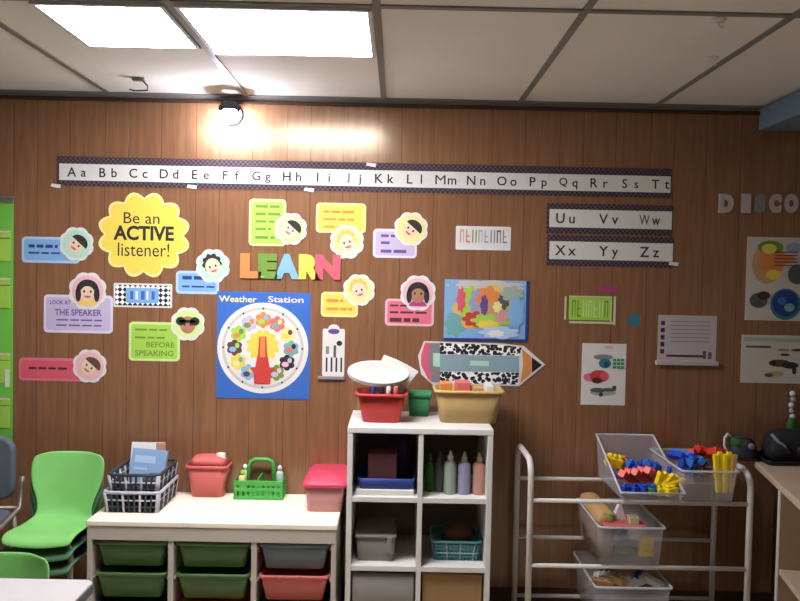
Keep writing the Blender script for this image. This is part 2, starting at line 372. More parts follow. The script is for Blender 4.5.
def sign(label, rect, col, rim, ink, lines, pc, pr, bg, skin, hair, style=0, pz=-1, shirt=None, texts=()):
    x0, y0, x1, y1 = rect
    e = wallroot('classroom_sign', (x0+x1)/2, (y0+y1)/2, label, 'sign', 'speech-bubble signs on the wall')
    mx = (x0+x1)/2; my = (y0+y1)/2
    ax = W(x0, my)[0]; bx = W(x1, my)[0]; az = W(mx, y1)[1]; bz = W(mx, y0)[1]
    c = MB(rim); c.poly(rrect(ax, az, bx, bz, .018), -.002, 0)
    c.print(rrect(ax+.011, az+.011, bx-.011, bz-.011, .012), -.0026, col)
    for fx0, fx1, fy, th in lines:
        xx0, xx1 = ax+(bx-ax)*fx0, ax+(bx-ax)*fx1; zz = bz-(bz-az)*fy
        # words: an unreadable line of print, broken into words
        p = xx0; rn = random.Random(int(fy*1000)+int(x0))
        while p < xx1-.012:
            w = min(xx1-p, rn.uniform(.025, .06)); c.bar(p, zz-th/2, p+w, zz+th/2, -.0030, ink); p += w+.009
    c.build('card', e)
    if texts:
        t = MB(ink)
        for s_, fx, fy, w, h in texts: t.text(s_, ax+(bx-ax)*fx, bz-(bz-az)*fy, (bx-ax)*w, (bz-az)*h, -.0034, bold=.02)
        t.build('lettering', e)
    px, pz_ = W(*pc); r = pr*PX*.92
    p = MB('paper'); p.poly(scallop(px, pz_, r, 8, .1), -.0042, -.0026 if pz < 0 else -.0026)
    face(p, px, pz_, r, -.0042, bg, skin, hair, style, shirt)
    p.build('portrait', e)
L1 = .011
sign('light blue speech-bubble sign with a dark-haired child, highest at the left end of the wall', (22, 237, 80, 263), 'blue_sign', 'blue_pale', 'navy', [(.12, .62, .36, .014), (.12, .66, .62, .008)], (77, 244), 18, 'mint', 'skin', 'hair_dark', 0)
sign('lavender sign with a child in yellow, LOOK AT THE SPEAKER', (44, 295, 113, 333), 'purple', 'purple_pale', 'purple_ink', [(.18, .85, .66, .007), (.18, .85, .8, .007)], (88, 291), 20, 'pink_pale', 'skin', 'hair_dark', 1, 1, 'yellow', [('LOOK AT', .24, .2, .3, .11), ('THE SPEAKER', .5, .46, .68, .17)])
sign('long pinkish-red sign with a dark-haired child, above the green chairs', (19, 358, 86, 381), 'rose_red', 'pink_sign', 'maroon', [(.15, .72, .45, .01)], (90, 366), 18, 'pink_pale', 'skin', 'hair_brown', 0)
sign('pale blue sign under a child with eyes closed, right of the yellow flower sign', (176, 271, 219, 294), 'blue_sign', 'blue_pale', 'navy', [(.15, .7, .3, .016), (.15, .9, .68, .008)], (213, 266), 18, 'mint', 'skin', 'hair_dark', 3)
sign('lime green sign with a child holding binoculars, BEFORE SPEAKING', (129, 322, 180, 361), 'lime', 'lime_pale', 'lime_dark', [(.12, .75, .2, .008), (.12, .7, .4, .008)], (188, 324), 18, 'lime_pale', 'skin_brown', 'hair_dark', 2, -1, None, [('BEFORE', .62, .58, .55, .14), ('SPEAKING', .5, .8, .75, .14)])
sign('bright green square sign with a dark-haired child, highest above the LEARN letters', (249, 199, 286, 246), 'lime', 'lime_pale', 'lime_dark', [(.18, .85, .16, .012), (.18, .85, .32, .012), (.18, .7, .48, .01), (.18, .6, .64, .01), (.18, .7, .82, .012)], (291, 229), 17, 'lime_pale', 'skin', 'hair_dark', 0)
sign('golden yellow sign with a blond child hanging from its right corner', (316, 203, 366, 233), 'yellow', 'yellow_pale', 'orange', [(.15, .85, .3, .012), (.15, .85, .55, .01), (.15, .6, .8, .009)], (347, 242), 18, 'yellow_pale', 'skin', 'hair_blond', 3, -1, 'purple_pale')
sign('yellow sign with a curly-haired child, lower right of the LEARN letters', (321, 292, 358, 317), 'yellow', 'yellow_pale', 'orange', [(.15, .6, .35, .014), (.15, .85, .68, .012)], (359, 290), 17, 'yellow_pale', 'skin', 'hair_blond', 3)
sign('lilac sign with a black-haired child at its upper right', (373, 229, 417, 258), 'purple', 'purple_pale', 'purple_ink', [(.18, .6, .24, .012), (.18, .45, .48, .012), (.18, .85, .77, .014)], (411, 229), 18, 'yellow_pale', 'skin', 'hair_dark', 0)
sign('pink sign with a child under a yellow bow, left of the blue map poster', (385, 299, 434, 326), 'pink_sign', 'pink_pale', 'maroon', [(.1, .55, .25, .008), (.1, .85, .5, .009), (.1, .7, .78, .018)], (418, 293), 19, 'pink_pale', 'skin_brown', 'hair_dark', 1, -1, 'magenta')

# yellow flower sign
e = wallroot('classroom_sign', 144, 235, 'big yellow flower-shaped sign reading Be an ACTIVE listener', 'sign')
x, z = W(144, 235)
b = MB('yellow_pale'); b.poly(scallop(x, z, 43*PX, 12, .16, .93), -.003, 0); b.print(scallop(x, z, 40*PX, 12, .16, .93), -.0036, 'yellow'); b.build('card', e)
b = MB('ink'); b.text('Be an', x-.01, z+.075, .16, .05, -.0042); b.text('listener!', x, z-.066, .23, .06, -.0042); b.text('ACTIVE', x, z+.008, .27, .066, -.0042, bold=.035); b.build('lettering', e)

# patterned name card
e = wallroot('name_card', 143, 295, 'black and white patterned card with a blue centre, below the yellow flower sign', 'card')
x, z = W(143, 295.5)
b = MB('paper'); b.poly(rrect(x-.131, z-.054, x+.131, z+.054, .006), -.002, 0); b.print(rrect(x-.123, z-.046, x+.123, z+.046, .004), -.0026, 'bw_check'); b.build('card', e)
b = MB('blue_sign'); b.poly(rrect(x-.075, z-.034, x+.072, z+.034, .01), -.0042, -.0026)
for i, w in enumerate((.02, .016, .024, .014, .02)): b.bar(x-.056+.024*i, z-.018, x-.056+.024*i+w*.7, z+.02, -.0048, 'white' if i % 2 else 'blue')
b.build('centre_label', e)

# LEARN letters
for s_, px, w, c1, c2 in (('L', 251, 21, 'orange', 'coral'), ('E', 268, 19, 'lime_dark', 'mint'), ('A', 287, 25, 'blue_sign', 'blue'), ('R', 310, 22, 'yellow', 'orange'), ('N', 328, 25, 'rose_red', 'pink')):
    x, z = W(px, 266.5+(0.018*(px-290)))
    b = MB(c1); b.text(s_, x, z, w*PX, 25*PX, -.008, c1, bold=.075, depth=.008)
    for i in range(3): b.bar(x-w*PX*.40+i*.008, z-.05, x-w*PX*.40+i*.008+.003, z-.046, -.0084, c2)
    b.build('cutout_letter', label='%s cut-out letter %s of the word LEARN' % ({'L': 'orange', 'E': 'green', 'A': 'blue', 'R': 'yellow', 'N': 'red'}[s_], s_), cat='letter', group='LEARN letters')

# weather wheel poster
e = wallroot('weather_poster', 263, 345, 'square blue weather wheel poster with a red pointer', 'poster')
x0, z0 = W(216, 397.5); x1, z1 = W(311, 293)
MB('blue').poly(rrect(x0, z0, x1, z1, .004), -.003, 0).build('backing', e)
cx, cz = W(263, 348); R_ = 45.5*PX
b = MB('white'); b.poly(circ(cx, cz, R_, n=48), -.0045, -.003); b.print(circ(cx, cz, R_*.9, n=40), -.005, 'paper_old'); b.print(circ(cx, cz, R_*.84, n=40), -.0055, 'paper')
cols = ['orange', 'purple', 'lime', 'hair_brown', 'yellow', 'blue_sign', 'pink_pale', 'lime_dark', 'hair_dark', 'teal', 'yellow_pale', 'coral']
for i in range(12):
    a = PI/2+2*PI*i/12; qx, qz = cx+R_*.62*math.cos(a), cz+R_*.62*math.sin(a)
    b.print(scallop(qx, qz, R_*.16, 6, .25), -.006, cols[i]); b.print(circ(qx-.008, qz-.008, R_*.08, R_*.06, 12), -.0064, cols[(i*5+2) % 12])
    b.print(circ(qx+.012, qz+.01, R_*.05, R_*.06, 10), -.0068, cols[(i*7+5) % 12])
    b.bar(cx+R_*.87*math.cos(a)-.004, cz+R_*.87*math.sin(a)-.004, cx+R_*.87*math.cos(a)+.004, cz+R_*.87*math.sin(a)+.004, -.0056, 'ink')
b.print(scallop(cx, cz+.01, R_*.33, 12, .2), -.0062, 'yellow'); b.build('dial', e)
p = MB('orange'); p.poly([(cx-.016, cz+.052), (cx+.016, cz+.052), (cx+.02, cz-.02), (cx+.032, cz-.085), (cx+.056, cz-.09), (cx+.04, cz-.11), (cx+.036, cz-.16), (cx-.036, cz-.16), (cx-.04, cz-.11), (cx-.056, cz-.09), (cx-.032, cz-.085), (cx-.02, cz-.02)], -.0095, -.007, 'red')
p.poly([(cx-.011, cz+.05), (cx+.011, cz+.05), (cx+.012, cz-.04), (cx-.012, cz-.04)], -.0105, -.0095, 'orange'); p.build('pointer', e)
b = MB('mint'); tx, tz = W(238, 299); b.text('Weather', tx, tz, .17, .028, -.0036, 'yellow_pale', bold=.02); tx, tz = W(286, 299.5); b.text('Station', tx, tz, .16, .028, -.0036, 'purple_pale', bold=.02); b.build('title', e)

# white tag poster
e = wallroot('wall_card', 333, 350, 'narrow white hanging card with black drawings, right of the weather poster', 'card')
x0, z0 = W(322, 376); x1, z1 = W(345, 329)
b = MB('paper'); b.poly(rrect(x0, z0, x1, z1, .008), -.002, 0); mx = (x0+x1)/2; b.poly(circ(mx, z1, .026, .02, 16), -.002, 0)
b.print(circ(mx, z1-.012, .026, .012, 14), -.0026, 'violet'); b.print(circ(mx+.026, z1-.065, .013, .012, 12), -.0026, 'ink')
for i in range(4): b.bar(mx-.034+.022*i, z0+.02, mx-.03+.022*i+.004, z0+.085, -.0026, 'ink')
b.bar(mx-.035, z0+.1, mx-.02, z0+.135, -.0026, 'grey'); b.bar(mx+.0, z0+.085, mx+.012, z0+.14, -.0026, 'slate'); b.build('card', e)
x2, _ = W(318, 377); x3, _ = W(345, 377); MB('grey').box(x2, x3, -.012, 0, z0-.014, z0).build('ledge', e, bevel=.002)

# white small name sign
def strokes(mb, x0, x1, z0, z1, y, cols, n):
    for i in range(n):
        xa = x0+(x1-x0)*i/n; w = (x1-x0)/n; cc = cols[i*len(cols)//n]
        mb.bar(xa+w*.12, z0, xa+w*.32, z1, y, cc)
        k = i % 3
        if k == 0: mb.bar(xa+w*.32, z1-.008, xa+w*.8, z1, y, cc); mb.bar(xa+w*.66, z0, xa+w*.8, z1-.008, y, cc)
        elif k == 1: mb.bar(xa+w*.32, z0, xa+w*.8, z0+.008, y, cc); mb.bar(xa+w*.32, (z0+z1)/2-.003, xa+w*.7, (z0+z1)/2+.003, y, cc)
        else: mb.bar(xa+w*.66, z0, xa+w*.85, z1, y, cc)
e = wallroot('wall_card', 483, 238, 'small cream card with a row of pastel letters, right of the lilac sign', 'card')
x0, z0 = W(455.5, 249.5); x1, z1 = W(511, 227)
b = MB('white'); b.poly(rrect(x0, z0, x1, z1, .006), -.003, 0); b.print(rrect(x0+.008, z0+.01, x1-.008, z1-.008, .004), -.0036, 'paper'); b.build('card', e)
b = MB('grey'); strokes(b, x0+.015, x1-.012, z0+.032, z1-.016, -.0042, ['salmon', 'coral', 'lime_dark', 'sage', 'lavender', 'grey', 'slate', 'grey'], 8); b.build('lettering', e)

# world map poster
e = wallroot('map_poster', 486, 309, 'blue picture map poster with red, yellow and green shapes, above the giant pencil', 'poster')
x0, z0 = W(443.5, 338.5); x1, z1 = W(529, 281)
b = MB('blue_sign'); b.poly([(x0, z0), (x1, z0), (x1, z1), (x0, z1)], -.003, 0); w, h = x1-x0, z1-z0
P = lambda fx, fz, rx, rz, m, k: b.print(scallop(x0+w*fx, z0+h*fz, w*rx, 7, .3, rz*h/(rx*w)), -.0034-.0003*k, m)
for i, q in enumerate(((.5, .9, .42, .09, 'paper_old'), (.13, .25, .11, .2, 'teal'), (.1, .78, .06, .18, 'blue_book'), (.5, .52, .36, .36, 'hair_blond'), (.3, .62, .12, .26, 'lime'), (.2, .66, .05, .2, 'rose_red'), (.38, .62, .08, .22, 'lavender'), (.52, .68, .13, .2, 'orange'), (.55, .5, .1, .14, 'tan'), (.36, .34, .13, .12, 'red'), (.56, .32, .22, .11, 'lime'), (.52, .25, .12, .07, 'yellow'), (.68, .42, .08, .14, 'salmon'), (.7, .66, .06, .14, 'slate'), (.8, .78, .13, .12, 'sage'), (.85, .45, .09, .26, 'blue_sign'), (.66, .12, .22, .1, 'blue_pale'), (.62, .1, .09, .06, 'white'), (.47, .58, .04, .16, 'violet'), (.63, .55, .05, .09, 'yellow_pale'))): P(*q, i)
b.build('print', e)
fr = MB('navy'); fr.box(x1-.012, x1, -.0042, -.003, z0, z1).box(x0, x1, -.0042, -.003, z0-.008, z0+.004); fr.build('dark_edge', e)

# giant pencil
e = wallroot('pencil_cutout', 480, 365, 'giant pencil cut-out with spotted bands, above the yellow bin', 'wall decoration')
def WP(*a): return [W(*p) for p in a]
b = MB('paper'); b.poly(WP((424, 341), (502, 343.5), (524, 346), (545, 364.5), (519, 386), (432, 384), (421, 374), (418, 356)), -.004, 0); b.build('backing', e)
b = MB('pencil_teal'); b.print(WP((440, 354.5), (519, 356), (519, 372), (440, 371)), -.0046, 'pencil_teal'); b.print(WP((470, 360.5), (489, 361), (489, 366), (470, 365.5)), -.005, 'mint'); b.build('barrel', e)
b = MB('bw_spots'); b.print(WP((440, 342.8), (502, 344.8), (522, 347.5), (519, 355.5), (440, 354)), -.0046); b.print(WP((440, 371.5), (519, 372.5), (517, 384.5), (440, 383)), -.0046); b.build('spotted_band', e)
MB('pink').print(WP((425, 342.5), (430.5, 342.8), (428, 362), (432, 382.5), (428, 379), (421, 365), (421, 355)), -.0046).build('eraser', e)
b = MB('grey'); b.print(WP((430.5, 343), (440, 343), (440, 382.5), (432, 382), (428, 362)), -.0046); b.print(WP((433, 353), (440, 353), (440, 367), (433, 366)), -.005, 'mint'); b.build('ferrule', e)
MB('tan').print(WP((522, 349), (531, 356.5), (531, 373.5), (520, 383), (523, 365)), -.0048, 'orange').build('sharpened_wood', e)
MB('black').print(WP((531.5, 357), (542, 364.8), (531.5, 373)), -.0048).build('lead_tip', e)

# right part of the wall
e = wallroot('wall_card', 591, 310, 'small green card with letters in a pale frame, under the Xx Yy Zz banner', 'card')
x0, z0 = W(564, 324); x1, z1 = W(616, 296.5)
b = MB('lime'); b.poly(rrect(x0+.02, z0+.02, x1-.02, z1-.006, .004), -.003, 0); b.build('card', e)
fr = MB('olive_cap')
for a in ((x0, x0+.008, z0+.02, z1-.004), (x1-.01, x1, z0, z1), (x0+.02, x1-.02, z1-.006, z1), (x0+.024, x1-.012, z0+.004, z0+.014), (x1-.024, x1-.018, z0, z1)): fr.box(a[0], a[1], -.004, 0, a[2], a[3])
fr.build('frame', e)
b = MB('white'); strokes(b, x0+.03, x1-.03, z0+.034, z1-.02, -.0036, ['lime_dark', 'lime_pale', 'lime_pale', 'lime_dark'], 7); b.build('lettering', e)
x, z = W(607, 289); MB('magenta').poly(rrect(x-.04, z-.012, x+.05, z+.012, .008), -.002, 0).build('paper_scrap', label='small dark pink paper strip above the framed green card', cat='paper scrap')
x, z = W(634, 320); MB('teal_dark').poly(scallop(x, z, .03, 6, .2), -.002, 0).build('paper_scrap', label='small dark teal paper shape right of the framed green card', cat='paper scrap')

e = wallroot('picture_poster', 604, 374, 'white portrait poster with a red vehicle and a blue machine', 'poster')
x0, z0 = W(580.5, 404.5); x1, z1 = W(626.5, 344)
b = MB('paper'); b.poly([(x0, z0), (x1, z0), (x1, z1), (x0, z1)], -.002, 0); w, h = x1-x0, z1-z0
for i, (fx, fz, rx, rz, m) in enumerate(((.5, .2, .3, .05, 'sage'), (.38, .24, .18, .04, 'slate'), (.62, .25, .18, .03, 'slate'), (.75, .29, .05, .03, 'charcoal'), (.45, .17, .05, .035, 'charcoal'), (.2, .45, .16, .07, 'pink_sign'), (.4, .47, .22, .1, 'red'), (.52, .47, .1, .06, 'rose_red'), (.35, .4, .12, .05, 'maroon'), (.48, .78, .22, .045, 'grey'), (.52, .68, .14, .08, 'teal_dark'), (.55, .66, .06, .05, 'navy'), (.6, .94, .1, .03, 'pink_pale'))):
    b.print(circ(x0+w*fx, z0+h*fz, w*rx, h*rz, 16), -.0024-.0002*i, m)
for i in range(3):
    for j in range(3): b.bar(x0+w*(.7+.09*i), z0+h*(.6+.06*j), x0+w*(.77+.09*i), z0+h*(.64+.06*j), -.0052, 'bin_green')
b.build('print', e)
for px in (583.5, 623):
    pass

e = wallroot('notice_sheet', 687, 340, 'pale notice sheet with a dark strip down its left side, on a ledge', 'notice')
x0, z0 = W(657, 360); x1, z1 = W(717, 316)
b = MB('card_pale'); b.poly([(x0, z0), (x1, z0), (x1, z1), (x0, z1)], -.002, 0)
for i in range(5): b.bar(x0+.012, z0+.03+.032*i, x0+.03, z0+.05+.032*i, -.0026, 'ink' if i % 2 else 'maroon')
for i in range(6): b.bar(x0+.055, z1-.03-.018*i, x1-.03, z1-.026-.018*i, -.0026, 'grey')
b.bar(x0+.04, z0+.016, x1-.06, z0+.026, -.0026, 'maroon'); b.bar(x1-.06, z0+.01, x1-.045, z0+.045, -.0026, 'slate'); b.bar(x1-.035, z0+.01, x1-.02, z0+.04, -.0026, 'slate'); b.build('sheet', e)
x2, _ = W(655, 364); x3, _ = W(717, 364); MB('card_pale').box(x2, x3, -.02, 0, z0-.02, z0).build('ledge', e, bevel=.002)

for i, (s_, px, w) in enumerate((('D', 726, 15), ('I', 746, 9), ('S', 760, 11), ('C', 775, 12), ('O', 791, 14))):
    x, z = W(px, 203.5); b = MB('lavender')
    b.text(s_, x, z, w*PX, 19*PX, -.006, 'grey' if s_ == 'S' else 'card_pale', bold=.09, depth=.006)
    b.build('cutout_letter', label='dusky cut-out letter %s in the row above the right-hand posters' % s_, cat='letter', group='dusky letters at the right')

e = wallroot('science_poster', 775, 279, 'picture poster with a yellow and orange top and a blue globe, at the right edge', 'poster')
x0, z0 = W(744.5, 320); x1, z1 = W(812, 238)
b = MB('paper_old'); b.poly([(x0, z0), (x1, z0), (x1, z1), (x0, z1)], -.002, 0); w, h = x1-x0, z1-z0
for i, (fx, fz, rx, rz, m) in enumerate(((.32, .68, .24, .24, 'tan'), (.4, .72, .2, .16, 'orange'), (.36, .88, .2, .08, 'lime_dark'), (.34, .86, .12, .06, 'yellow'), (.55, .74, .2, .06, 'orange'), (.42, .55, .12, .06, 'yellow'), (.78, .56, .14, .12, 'slate'), (.72, .88, .12, .06, 'lavender'), (.2, .24, .14, .09, 'slate'), (.28, .3, .1, .05, 'maroon'), (.62, .2, .24, .19, 'teal_dark'), (.62, .21, .2, .16, 'navy'), (.56, .24, .07, .05, 'blue'), (.68, .16, .08, .05, 'teal'), (.93, .3, .05, .08, 'yellow'))):
    b.print(circ(x0+w*fx, z0+h*fz, w*rx, h*rz, 18), -.0024-.0002*i, m)
for i in range(5): b.bar(x0+w*.42, z0+h*(.66+.04*i), x0+w*.78, z0+h*(.67+.04*i), -.0058, 'maroon')
b.build('print', e)
e = wallroot('diagram_poster', 775, 359, 'grey landscape poster with a dark animal drawing, under the globe poster', 'poster')
x0, z0 = W(740, 382.5); x1, z1 = W(812, 336)
b = MB('paper_old'); b.poly([(x0, z0), (x1, z0), (x1, z1), (x0, z1)], -.002, 0); w, h = x1-x0, z1-z0
b.bar(x0+.01, z1-.03, x1-.01, z1-.012, -.0024, 'sage'); b.bar(x0+.02, z1-.058, x0+w*.42, z1-.048, -.0024, 'slate')
for i, (fx, fz, rx, rz, m) in enumerate(((.55, .42, .16, .08, 'hair_brown'), (.7, .38, .12, .07, 'hair_dark'), (.76, .28, .03, .09, 'hair_dark'), (.46, .43, .04, .035, 'black'), (.5, .2, .1, .05, 'tan'), (.4, .17, .06, .04, 'slate'), (.62, .6, .07, .025, 'maroon'), (.8, .7, .1, .025, 'maroon'), (.6, .7, .09, .025, 'grey'))):
    b.print(circ(x0+w*fx, z0+h*fz, w*rx, h*rz, 14), -.0026-.0002*i, m)
b.build('print', e)

# green pocket chart, left edge
e = wallroot('pocket_chart', -20, 330, 'tall lime green pocket chart hanging at the left edge of the wall', 'chart')
x0, _ = W(-75, 330); x1, _ = W(13, 330); _, z0 = W(8, 470); _, z1 = W(8, 203)
MB('chart_green').poly([(x0, z0), (x1, z0), (x1, z1), (x0, z1)], -.004, 0).build('backing', e)
for py in (228, 275, 350, 395, 440):
    _, z = W(8, py+4); b = MB('lime'); b.poly([(x0+.015, z-.13), (x1-.012, z-.13), (x1-.012, z), (x0+.015, z)], -.008, -.004); b.box(x0+.015, x1-.012, -.009, -.004, z-.003, z+.004, 'pink_pale'); b.box(x0+.015, x1-.012, -.009, -.004, z-.03, z-.026, 'maroon' if py in (228, 275) else 'lime_dark'); b.build('pocket', e)
MB('chrome').box(x0-.01, x1+.008, -.014, 0, z1, z1+.03).build('hanging_bar', e, bevel=.004)
MB('paper').box(x1-.03, x1-.012, -.01, -.0085, W(8, 378)[1]-.04, W(8, 378)[1]+.04).build('tag', e)

# bead string at the right edge
c = at(792, 389, -.01); e = empty('bead_string', (c.x, 0, c.z), 'string of pale beads with a green end, hanging under the diagram poster', 'bead string')
b = MB('sage')
for i in range(5): b.ball((c.x+.004*math.sin(i*2), -.016, c.z-.02-.026*i), .013, m='sage' if i % 2 else 'paper', n=10)
b.tube([(c.x, -.016, c.z+.02), (c.x, -.016, c.z-.12)], .003, 6, 'charcoal'); b.build('beads', e)
MB('leaf').ball((c.x, -.02, c.z-.165), .024, .018, .04).build('tassel', e)

# ------------------------------------------------------------------ low white storage unit with tray drawers
YF = -.44
tl = at(86, 521, YF); tr = at(337, 525, YF); ZT = (tl.z+tr.z)/2; XL, XR = tl.x, tr.x
e = empty('storage_unit', ((XL+XR)/2, -.22, 0), 'low white storage unit with green and coral tray drawers', 'storage unit')
MB('laminate').box(XL, XR, YF, -.004, ZT-.022, ZT).build('top', e, bevel=.004)
zf = ZT-.078
MB('beige_edge').box(XL+.002, XR-.002, YF+.004, YF+.022, zf, ZT-.022).build('fascia', e, bevel=.002)
th = .02
for x in (XL+.002, XR-th-.002): MB('beige_edge').box(x, x+th, YF+.006, -.006, 0, ZT-.022).build('side_panel', e, bevel=.002)
d1 = at(170, 560, YF).x; d2 = at(253.5, 560, YF).x
for x in (d1, d2): MB('beige_edge').box(x-.011, x+.011, YF+.008, -.012, .03, zf+.03).build('divider', e, bevel=.002)
MB('beige_edge').box(XL+th, XR-th, -.012, -.005, .03, ZT-.022).build('back_panel', e)
MB('beige_edge').box(XL+th, XR-th, YF+.01, -.012, .03, .05).build('bottom_panel', e)
edges = [XL+th+.002, d1-.011, d1+.011, d2-.011, d2+.011, XR-th-.002]
pz = .128
for row in range(3):
    zt_ = zf-.006-row*pz
    for ci in range(3):
        a, b_ = edges[2*ci], edges[2*ci+1]
        m = [['drawer_green', 'drawer_green', 'drawer_grey'], ['drawer_green', 'drawer_green', 'drawer_coral'], ['drawer_green', 'drawer_coral', 'drawer_green']][row][ci]
        w = b_-a-.012; cx = (a+b_)/2; hh = .105
        d = MB(m); tub(d, cx, -.226, zt_-hh, hh, w-.05, .36, w-.012, .395, .003, .02); dr = d.build('drawer', e, label={'drawer_green': 'green tray drawer', 'drawer_grey': 'greyish tray drawer', 'drawer_coral': 'coral tray drawer'}[m])
        rimring(MB(m), cx, -.226, zt_, w-.012, .395, .006, .014).build('rim', dr)
        for x in (a, b_):
            r = MB('beige_edge')
            s_ = 1 if x == a else -1
            r.box(min(x, x+.006*s_), max(x, x+.006*s_), YF+.02, -.02, zt_-.024, zt_-.016); r.build('runner', e)

def onz(px, py, z):
    v = ray(px, py); t = (z-CZ)/v.z; return Vector((v.x*t, CY+v.y*t, z))

# two nested lattice baskets
def basket(label, cx, cy, z, w, d, h, dark):
    e = empty('lattice_basket', (cx, cy, z), label, 'basket', 'nested lattice baskets')
    b = MB('wire_dark'); wt, dt = w+.02, d+.02
    b.loft([ringr(cx, cy, w, d, z, .02), ringr(cx, cy, w, d, z+.004, .02)], True, True, 'wire_dark')
    def ring(t_): return w+(wt-w)*t_, d+(dt-d)*t_
    n1 = 10
    def pt(side, u, t_):
        ww, dd = ring(t_)
        return {0: (cx-ww/2+ww*u, cy-dd/2), 1: (cx-ww/2+ww*u, cy+dd/2), 2: (cx-ww/2, cy-dd/2+dd*u), 3: (cx+ww/2, cy-dd/2+dd*u)}[side]
    for side, n in ((0, 9), (1, 9), (2, 12), (3, 12)):
        for i in range(n+1):
            u = .03+.94*i/n
            p, q = pt(side, u, 0), pt(side, u, .97)
            b.tube([(p[0], p[1], z+.002), (q[0], q[1], z+h*.97)], .0055 if side < 2 else .005, 6, 'wire_dark' if i % 3 else 'wire_white')
    for t_ in (.3, .62):
        ww, dd = ring(t_)
        b.tube([(x, y, z+h*t_) for x, y, _ in ringr(cx, cy, ww, dd, 0, .02)], .004, 6, 'wire_white' if t_ > .5 else 'wire_dark', closed=True)
    b.build('lattice_wall', e)
    q = MB('wire_white' if not dark else 'wire_dark'); q.tube([(x, y, z+h) for x, y, _ in ringr(cx, cy, wt, dt, 0, .025)], .007, 8, closed=True); q.build('rim', e)
fl = onz(103, 513, ZT); fr_ = onz(157, 514, ZT)
bw = fr_.x-fl.x; bcx = (fl.x+fr_.x)/2+.004; bd = .27; bcy = fl.y+bd/2+.01
basket('lower black and white lattice basket on the white storage unit, under its twin', bcx, bcy, ZT, bw-.012, bd, .085, False)
basket('upper lattice basket holding a blue book, nested in the lower one', bcx+.004, bcy+.004, ZT+.07, bw-.03, bd-.014, .085, True)
zb = ZT+.076
c = at(146, 460, bcy+.02)
T = Matrix.Translation((c.x, bcy+.02, zb)) @ Matrix.Rotation(math.radians(-14), 4, 'X') @ Matrix.Rotation(math.radians(4), 4, 'Y')
b = MB('blue_book'); b.T = T; b.box(-.075, .075, -.012, .012, .004, .15); b.box(-.06, .03, -.0128, -.012, .09, .12, 'blue_pale'); b.box(-.06, .0, -.0128, -.012, .06, .07, 'blue_pale'); b.build('blue_book', bevel=.002, label='light blue book standing in the upper lattice basket', cat='book')
T2 = Matrix.Translation((c.x-.02, bcy+.065, zb)) @ Matrix.Rotation(math.radians(-16), 4, 'X')
b = MB('paper'); b.T = T2; b.box(-.07, .065, -.004, .004, .004, .17); b.build('paper_pad', label='white paper pad behind the blue book in the lattice basket', cat='paper pad')
b = MB('salmon'); cc = at(160, 447, bcy+.10); b.box(cc.x-.016, cc.x+.022, bcy+.095, bcy+.112, zb+.004, cc.z+.02); b.build('tan_box', bevel=.003, label='small peach box at the back of the lattice basket', cat='box')
b = MB('charcoal'); b.box(bcx+.02, bcx+.08, bcy-.1, bcy+.03, zb+.004, zb+.05); b.build('black_box', bevel=.004, label='dark box low in the lattice basket, in front of the blue book', cat='box')

# coral bin
p = onz(206, 498, ZT)
e = empty('plastic_bin', (p.x, p.y+.06, ZT), 'coral plastic bin between the lattice baskets and the green caddy', 'bin')
zr = at(206, 466, p.y).z; hh = zr-ZT
b = MB('coral_clear'); tub(b, p.x, p.y+.06, ZT, hh, .14, .10, .18, .125, .003, .025); b.build('body', e)
rimring(MB('coral'), p.x, p.y+.06, ZT+hh, .18, .125, .006, .012, .025).build('rim', e)
b = MB('coral'); b.loft([ringr(p.x, p.y+.06, .18, .125, ZT+hh+.002, .03), ringr(p.x-.005, p.y+.06, .12, .10, ZT+hh+.03, .03), ringr(p.x-.005, p.y+.06, .05, .05, ZT+hh+.036, .02)], True, True); b.build('lid', e)
q = onz(218, 491, ZT); b = MB('paper'); b.lathe([(.024, 0), (.024, .1), (.024, .15), (.02, .158), (.02, .185), (.012, .187)], (q.x+.022, -.03, ZT), 16); b.build('cream_bottle', label='cream bottle behind the coral bin', cat='bottle')

# green caddy
p = onz(258, 500, ZT)
cw, cd, chh = .215, .15, .085
cy_ = p.y+cd/2
e = empty('caddy', (p.x, cy_, ZT), 'bright green slotted caddy with an arched handle', 'caddy', None)
b = MB('green'); b.box(p.x-cw/2+.005, p.x+cw/2-.005, cy_-cd/2+.005, cy_+cd/2-.005, ZT, ZT+.006)
n = 9
for i in range(n+1):
    x = p.x-cw/2+.008+(cw-.016)*i/n
    for y in (cy_-cd/2, cy_+cd/2-.004): b.box(x-.006, x+.006, y, y+.004, ZT, ZT+chh)
for i in range(6):
    y = cy_-cd/2+.01+(cd-.02)*i/5
    for x in (p.x-cw/2, p.x+cw/2-.004): b.box(x, x+.004, y-.006, y+.006, ZT, ZT+chh)
for z in (ZT, ZT+chh*.42, ZT+chh-.022):
    for y in (cy_-cd/2-.001, cy_+cd/2-.004): b.box(p.x-cw/2, p.x+cw/2, y, y+.005, z, z+(.022 if z > ZT+.05 else .016))
    for x in (p.x-cw/2-.001, p.x+cw/2-.004): b.box(x, x+.005, cy_-cd/2, cy_+cd/2, z, z+(.022 if z > ZT+.05 else .016))
b.box(p.x-.003, p.x+.003, cy_-cd/2, cy_+cd/2, ZT, ZT+chh+.01)
b.build('tray', e, bevel=.0015, seg=1)
h = MB('green'); h.tube([(p.x-.055, cy_, ZT+.01), (p.x-.055, cy_, ZT+.13), (p.x-.046, cy_, ZT+.152), (p.x-.028, cy_, ZT+.162), (p.x+.028, cy_, ZT+.162), (p.x+.046, cy_, ZT+.152), (p.x+.055, cy_, ZT+.13), (p.x+.055, cy_, ZT+.01)], .009, 10); h.build('handle', e)
